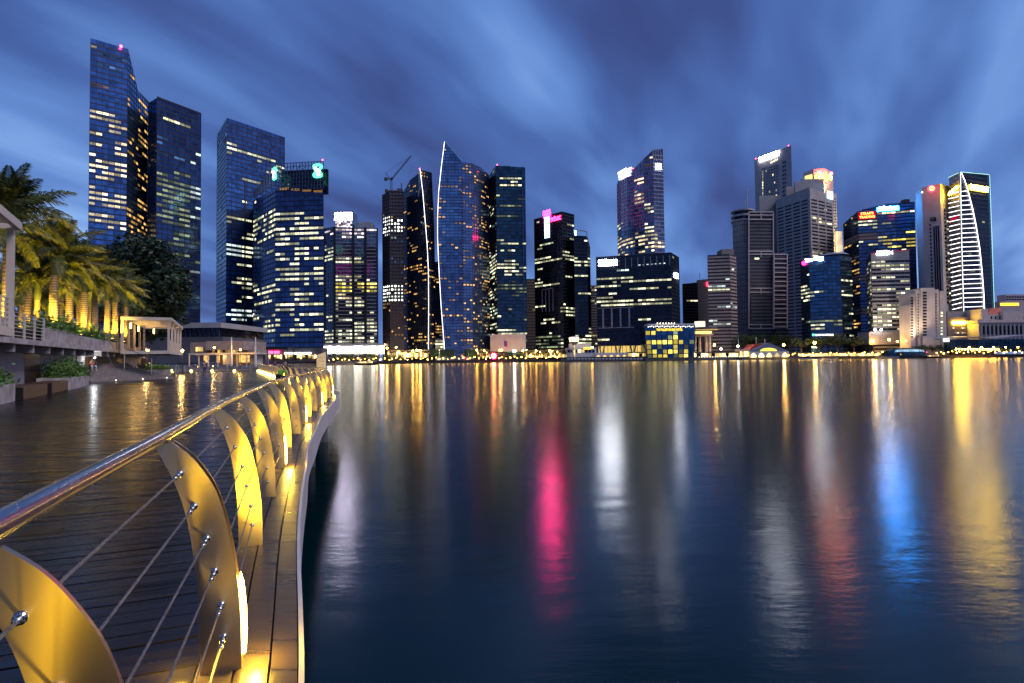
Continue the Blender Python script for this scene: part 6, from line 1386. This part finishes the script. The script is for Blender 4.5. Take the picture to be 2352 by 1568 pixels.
STAND = dict(pelvis=(0, 0, .92), chest=(0, .01, 1.28), neck=(0, 0, 1.46), head=(0, -.01, 1.60), shl=(.17, .01, 1.36), shr=(-.17, .01, 1.36), ell=(.23, .03, 1.08), elr=(-.23, .03, 1.08), wrl=(.22, -.05, .85), wrr=(-.22, -.05, .85), hal=(.21, -.09, .76), har=(-.21, -.09, .76), hpl=(.09, 0, .86), hpr=(-.09, 0, .86), knl=(.10, -.02, .48), knr=(-.10, .03, .48), anl=(.10, .02, .08), anr=(-.10, .10, .08), tol=(.11, -.13, .03), tor=(-.11, -.04, .03))
LEAN = dict(STAND); LEAN.update(chest=(0, -.12, 1.26), neck=(0, -.2, 1.42), head=(0, -.26, 1.55), shl=(.17, -.14, 1.34), shr=(-.17, -.14, 1.34), ell=(.2, -.36, 1.12), elr=(-.2, -.36, 1.12), wrl=(.08, -.5, 1.1), wrr=(-.08, -.5, 1.1), hal=(.02, -.55, 1.11), har=(-.02, -.55, 1.11))
SIT = dict(pelvis=(0, .05, .12), chest=(0, -.06, .48), neck=(0, -.13, .64), head=(0, -.2, .78), shl=(.17, -.08, .55), shr=(-.17, -.08, .55), ell=(.24, -.28, .38), elr=(-.24, -.28, .38), wrl=(.08, -.40, .60), wrr=(-.08, -.40, .60), hal=(.04, -.42, .66), har=(-.04, -.42, .66), hpl=(.1, 0, .1), hpr=(-.1, 0, .1), knl=(.16, -.42, .22), knr=(-.16, -.42, .22), anl=(.14, -.50, -.16), anr=(-.14, -.50, -.16), tol=(.14, -.66, -.19), tor=(-.14, -.66, -.19))
BEND = dict(pelvis=(0, .2, .52), chest=(0, -.12, .86), neck=(0, -.30, .90), head=(0, -.42, .86), shl=(.2, -.12, .88), shr=(-.2, -.12, .88), ell=(.34, -.22, .64), elr=(-.34, -.22, .64), wrl=(.24, -.40, .46), wrr=(-.24, -.40, .46), hal=(.2, -.46, .40), har=(-.2, -.46, .40), hpl=(.11, .18, .48), hpr=(-.11, .18, .48), knl=(.2, -.22, .46), knr=(-.2, -.22, .46), anl=(.17, .05, .08), anr=(-.17, .05, .08), tol=(.18, -.12, .03), tor=(-.18, -.12, .03))
p = at_y(351, 1340, 46); ps = at_y(211, 838, 46)
pf = person('person in red top crouching on the steps with a camera flash', (ps.x, 46, DECK + 1.13), R(55), SIT, 'cloth_red', 'cloth_grey')
cm = thing('flash_camera', 'camera with firing white flash held by the crouching person in red', 'camera', at_y(218, 823, 45.4)); mb = MB(); mb.box(cm.location, (.14, .08, .10)); mb.box(cm.location + Vector((0, 0, .075)), (.06, .05, .05)); mb.build('camera_body', 'frame_dark', cm); ball('flash', 'lamp_white', cm, cm.location + Vector((.05, -.08, .06)), .055)
light('flash_light', 'POINT', (.1, -.2, .06), 60, (.9, .95, 1), cm, .05)
person('person in dark red top leaning on the terrace rail beside the pavilion', T(33.6, .15, 2.79), R(-55), LEAN, 'cloth_red', 'cloth_grey')
ps = at_z(470, 859, DECK); person('dark clothed person standing on the deck before the lit kiosks', (ps.x, ps.y, DECK), R(200), STAND, 'cloth_dark', 'cloth_blue')
ps = at_y(645, 850, 40); person('person in bright green shirt bending over on the deck behind the railing', (ps.x, 40, DECK), R(165), BEND, 'cloth_green', 'cloth_dark')
for q_, (px, py, lab, s_, tr) in enumerate(((632, 858, 'person in blue standing under the cart canopy', 'cloth_blue', 'cloth_dark'), (655, 857, 'person in grey standing at the far side of the cart', 'cloth_grey', 'cloth_dark'))):
    ps = at_z(px, py, DECK); person(lab, (ps.x, ps.y, DECK), R(150 + 60 * q_), STAND, s_, tr)
# --- vendor cart with canopy
c0 = at_y(644, 858, 66); vc = thing('vendor_cart', 'vendor cart with dark flat canopy on thin posts beyond the railing', 'cart', (c0.x, 66, DECK))
mb = MB(); mb.box((c0.x, 66, DECK + 3.15), (2.5, 1.9, .12)); mb.box((c0.x, 65.0, DECK + 3.05), (2.5, .04, .28)); mb.build('canopy', 'frame_dark', vc)
for sx in (-1, 1):
    for sy in (-1, 1): mb = MB(); mb.tube([(c0.x + sx * 1.15, 66 + sy * .85, DECK), (c0.x + sx * 1.15, 66 + sy * .85, DECK + 3.1)], .045, 8); mb.build('post', 'frame_dark', vc)
mb = MB(); mb.box((c0.x, 66.2, DECK + .62), (1.9, 1.1, .75)); mb.build('counter', 'cloth_blue', vc); mb = MB(); mb.box((c0.x, 66.2, DECK + 1.03), (2.1, 1.3, .06)); mb.build('counter_top', 'bench_wood', vc)
for sx in (-1, 1): mb = MB(); mb.tube([(c0.x + sx * .9, 65.5, DECK + .3), (c0.x + sx * .98, 65.5, DECK + .3)], .3, 16); mb.build('wheel', 'hair', vc)
# --- information totem
ti = at_y(737, 820, 33); tt = thing('information_totem', 'pale slanted-top information totem standing behind the railing', 'information sign', (ti.x, 33, DECK))
mb = MB(); w_ = .25; mb.box8([(ti.x - w_, 33, DECK), (ti.x - w_, 33.12, DECK), (ti.x - w_, 33.12, DECK + 1.86), (ti.x - w_, 33, DECK + 1.86), (ti.x + w_, 33, DECK), (ti.x + w_, 33.12, DECK), (ti.x + w_, 33.12, DECK + 2.03), (ti.x + w_, 33, DECK + 2.03)]); mb.build('board', 'white_paint', tt)
mb = MB(); rq = random.Random(2); mb.box((ti.x, 32.995, DECK + 1.72), (.40, .006, .012))
for q_ in range(9):
    for u in (-.17, -.05, .08, .17):
        if rq.random() < .7: mb.box((ti.x + u, 32.995, DECK + 1.62 - q_ * .11), (rq.uniform(.03, .08), .006, .03))
mb.build('print', 'frame_dark', tt, kind='stuff')
# ================================================================== low buildings at the far end of the promenade
PM('brick_tan', (.30, .24, .20), .8, var=.2, vscale=.8)
gy = thing('covered_walkway', 'long grey concrete building with dark glazed band behind the pavilion', 'building', at_y(460, 790, 210))
block(gy, 'parapet', 'concrete', 209.5, 330, 508, 742, 752, 40); block(gy, 'glazing', 'glass_black', 211, 330, 507, 752, 775, 36); block(gy, 'lower_wall', 'concrete_dark', 210.5, 330, 512, 775, 832, 36)
for q_ in range(10): block(gy, 'mullion', 'concrete_dark', 210.6, 404 + q_ * 11, 404.5 + q_ * 11, 752, 775, .3)
tb = thing('restaurant_pavilion', 'tan low restaurant pavilion with lit window and wide verandah roof at the promenade end', 'pavilion', at_y(500, 820, 128))
block(tb, 'wall', 'brick_tan', 131, 437, 472, 786, 812, 10); block(tb, 'wall', 'brick_tan', 129, 472, 559, 783.5, 803, 12); block(tb, 'verandah_roof', 'cream_steel', 124, 432, 590, 811, 813, 12); block(tb, 'back_wall', 'brick_tan', 132, 505, 592, 803, 838, 6)
for q_ in range(3): block(tb, 'window', 'glow_shop', 130.8, 449.5 + q_ * 5.4, 454 + q_ * 5.4, 797, 806.5, .3)
for q_ in range(12): block(tb, 'window', 'win_a' if q_ % 3 != 1 else 'glass_black', 128.8, 488 + q_ * 5.8, 492.6 + q_ * 5.8, 803.5, 810, .3)
for q_ in range(8): block(tb, 'column', 'cream_steel', 124.2, 433 + q_ * 22, 434.5 + q_ * 22, 813, 842, .3)
block(tb, 'kiosk', 'cream_steel', 127, 512, 535, 813.5, 838, 3); block(tb, 'kiosk', 'cream_steel', 127, 575, 590, 813.5, 838, 3)
for x0, x1 in ((468, 476), (498, 503), (536, 556), (557, 572)): block(tb, 'shop_light', 'win_a', 130, x0, x1, 816, 832, .3)
light('verandah_light', 'POINT', at_y(505, 818, 126) - tb.location, 150, (1, .6, .25), tb, .4); light('verandah_light', 'POINT', at_y(455, 818, 126) - tb.location, 100, (1, .6, .25), tb, .4)
for q_, x in enumerate((531.6, 587)):
    fp = thing('mast', 'slim white mast with stay cables above the restaurant pavilion' if q_ == 0 else 'slim white mast beside the vendor cart canopy', 'mast', at_y(x, 840, 122)); mb = MB(); mb.tube([at_y(x, 840, 122), at_y(x, 774, 122)], [.22, .12], 8); mb.build('pole', 'white_paint', fp)
    mb = MB(); [mb.tube([at_y(x, 786, 122), at_y(x + s * 14, 812, 122)], .03, 4) for s in (-1, 1)]; mb.build('stay_cable', 'frame_dark', fp)
for x, y, lab, mt, Y_ in ((419, 805, 'bright amber lamp right of the pavilion end', 'lamp_amber', 80), (492, 798, 'amber lamp above the restaurant pavilion wall', 'lamp_amber', 122), (552, 803, 'amber lamp right of the restaurant pavilion mast', 'lamp_amber', 122), (339, 806, 'small amber lamp under the pavilion roof', 'lamp_amber', 70)):
    h = at_y(x, y, Y_); t_ = thing('promenade_lamp', lab, 'lamp post', (h.x, Y_, DECK), 'promenade lamps'); mb = MB(); mb.tube([(h.x, Y_, DECK), (h.x, Y_, h.z - .12)], [.06, .045], 8); mb.build('pole', 'frame_dark', t_); ball('lamp_head', mt, t_, h, .17); light('glow', 'POINT', h + Vector((0, -.3, -.25)) - t_.location, 320, (1, .6, .2), t_, .15)
for q_, (x, y, Y_) in enumerate(((455, 844, 100), (489, 842, 105))):
    p = at_z(x, y + 3, DECK); t_ = thing('deck_lamp', ['left one of two low amber deck lamps before the restaurant pavilion', 'right one of two low amber deck lamps before the restaurant pavilion'][q_], 'deck lamp', (p.x, p.y, DECK), 'low deck lamps'); mb = MB(); mb.tube([p, p + Vector((0, 0, .4))], .06, 8); mb.build('post', 'frame_dark', t_); ball('lamp_head', 'post_light_soft', t_, p + Vector((0, 0, .5)), .16); light('glow', 'POINT', (0, -.2, .6), 60, (1, .6, .2), t_, .1)
# shops further along, behind the vendor cart
sp2 = thing('shop_row', 'distant shop row with red and white-green lit fascia beyond the vendor cart', 'shop', at_y(660, 822, 430))
block(sp2, 'wall', 'concrete_dark', 431, 594, 740, 800, 830, 12); block(sp2, 'red_fascia', 'sign_red', 430, 608, 641, 806.5, 810.5, .5)
for x0, x1 in ((653, 671), (675, 692), (695, 714)): block(sp2, 'white_fascia', 'sign_white_soft', 430, x0, x1, 809.5, 813, .5)
for q_ in range(22): block(sp2, 'shop_window', 'glow_shop' if q_ % 4 else 'glass_black', 430.3, 596 + q_ * 6.6, 600.5 + q_ * 6.6, 815, 824, .4)
for k in range(10): street_tree(600 + k * 14, 424, 4.6 + (k % 3) * .6, k, f'small tree in front of the shop row beyond the vendor cart, {ORD[k]} from the left', 'trees before the distant shop row', DECK - .1)
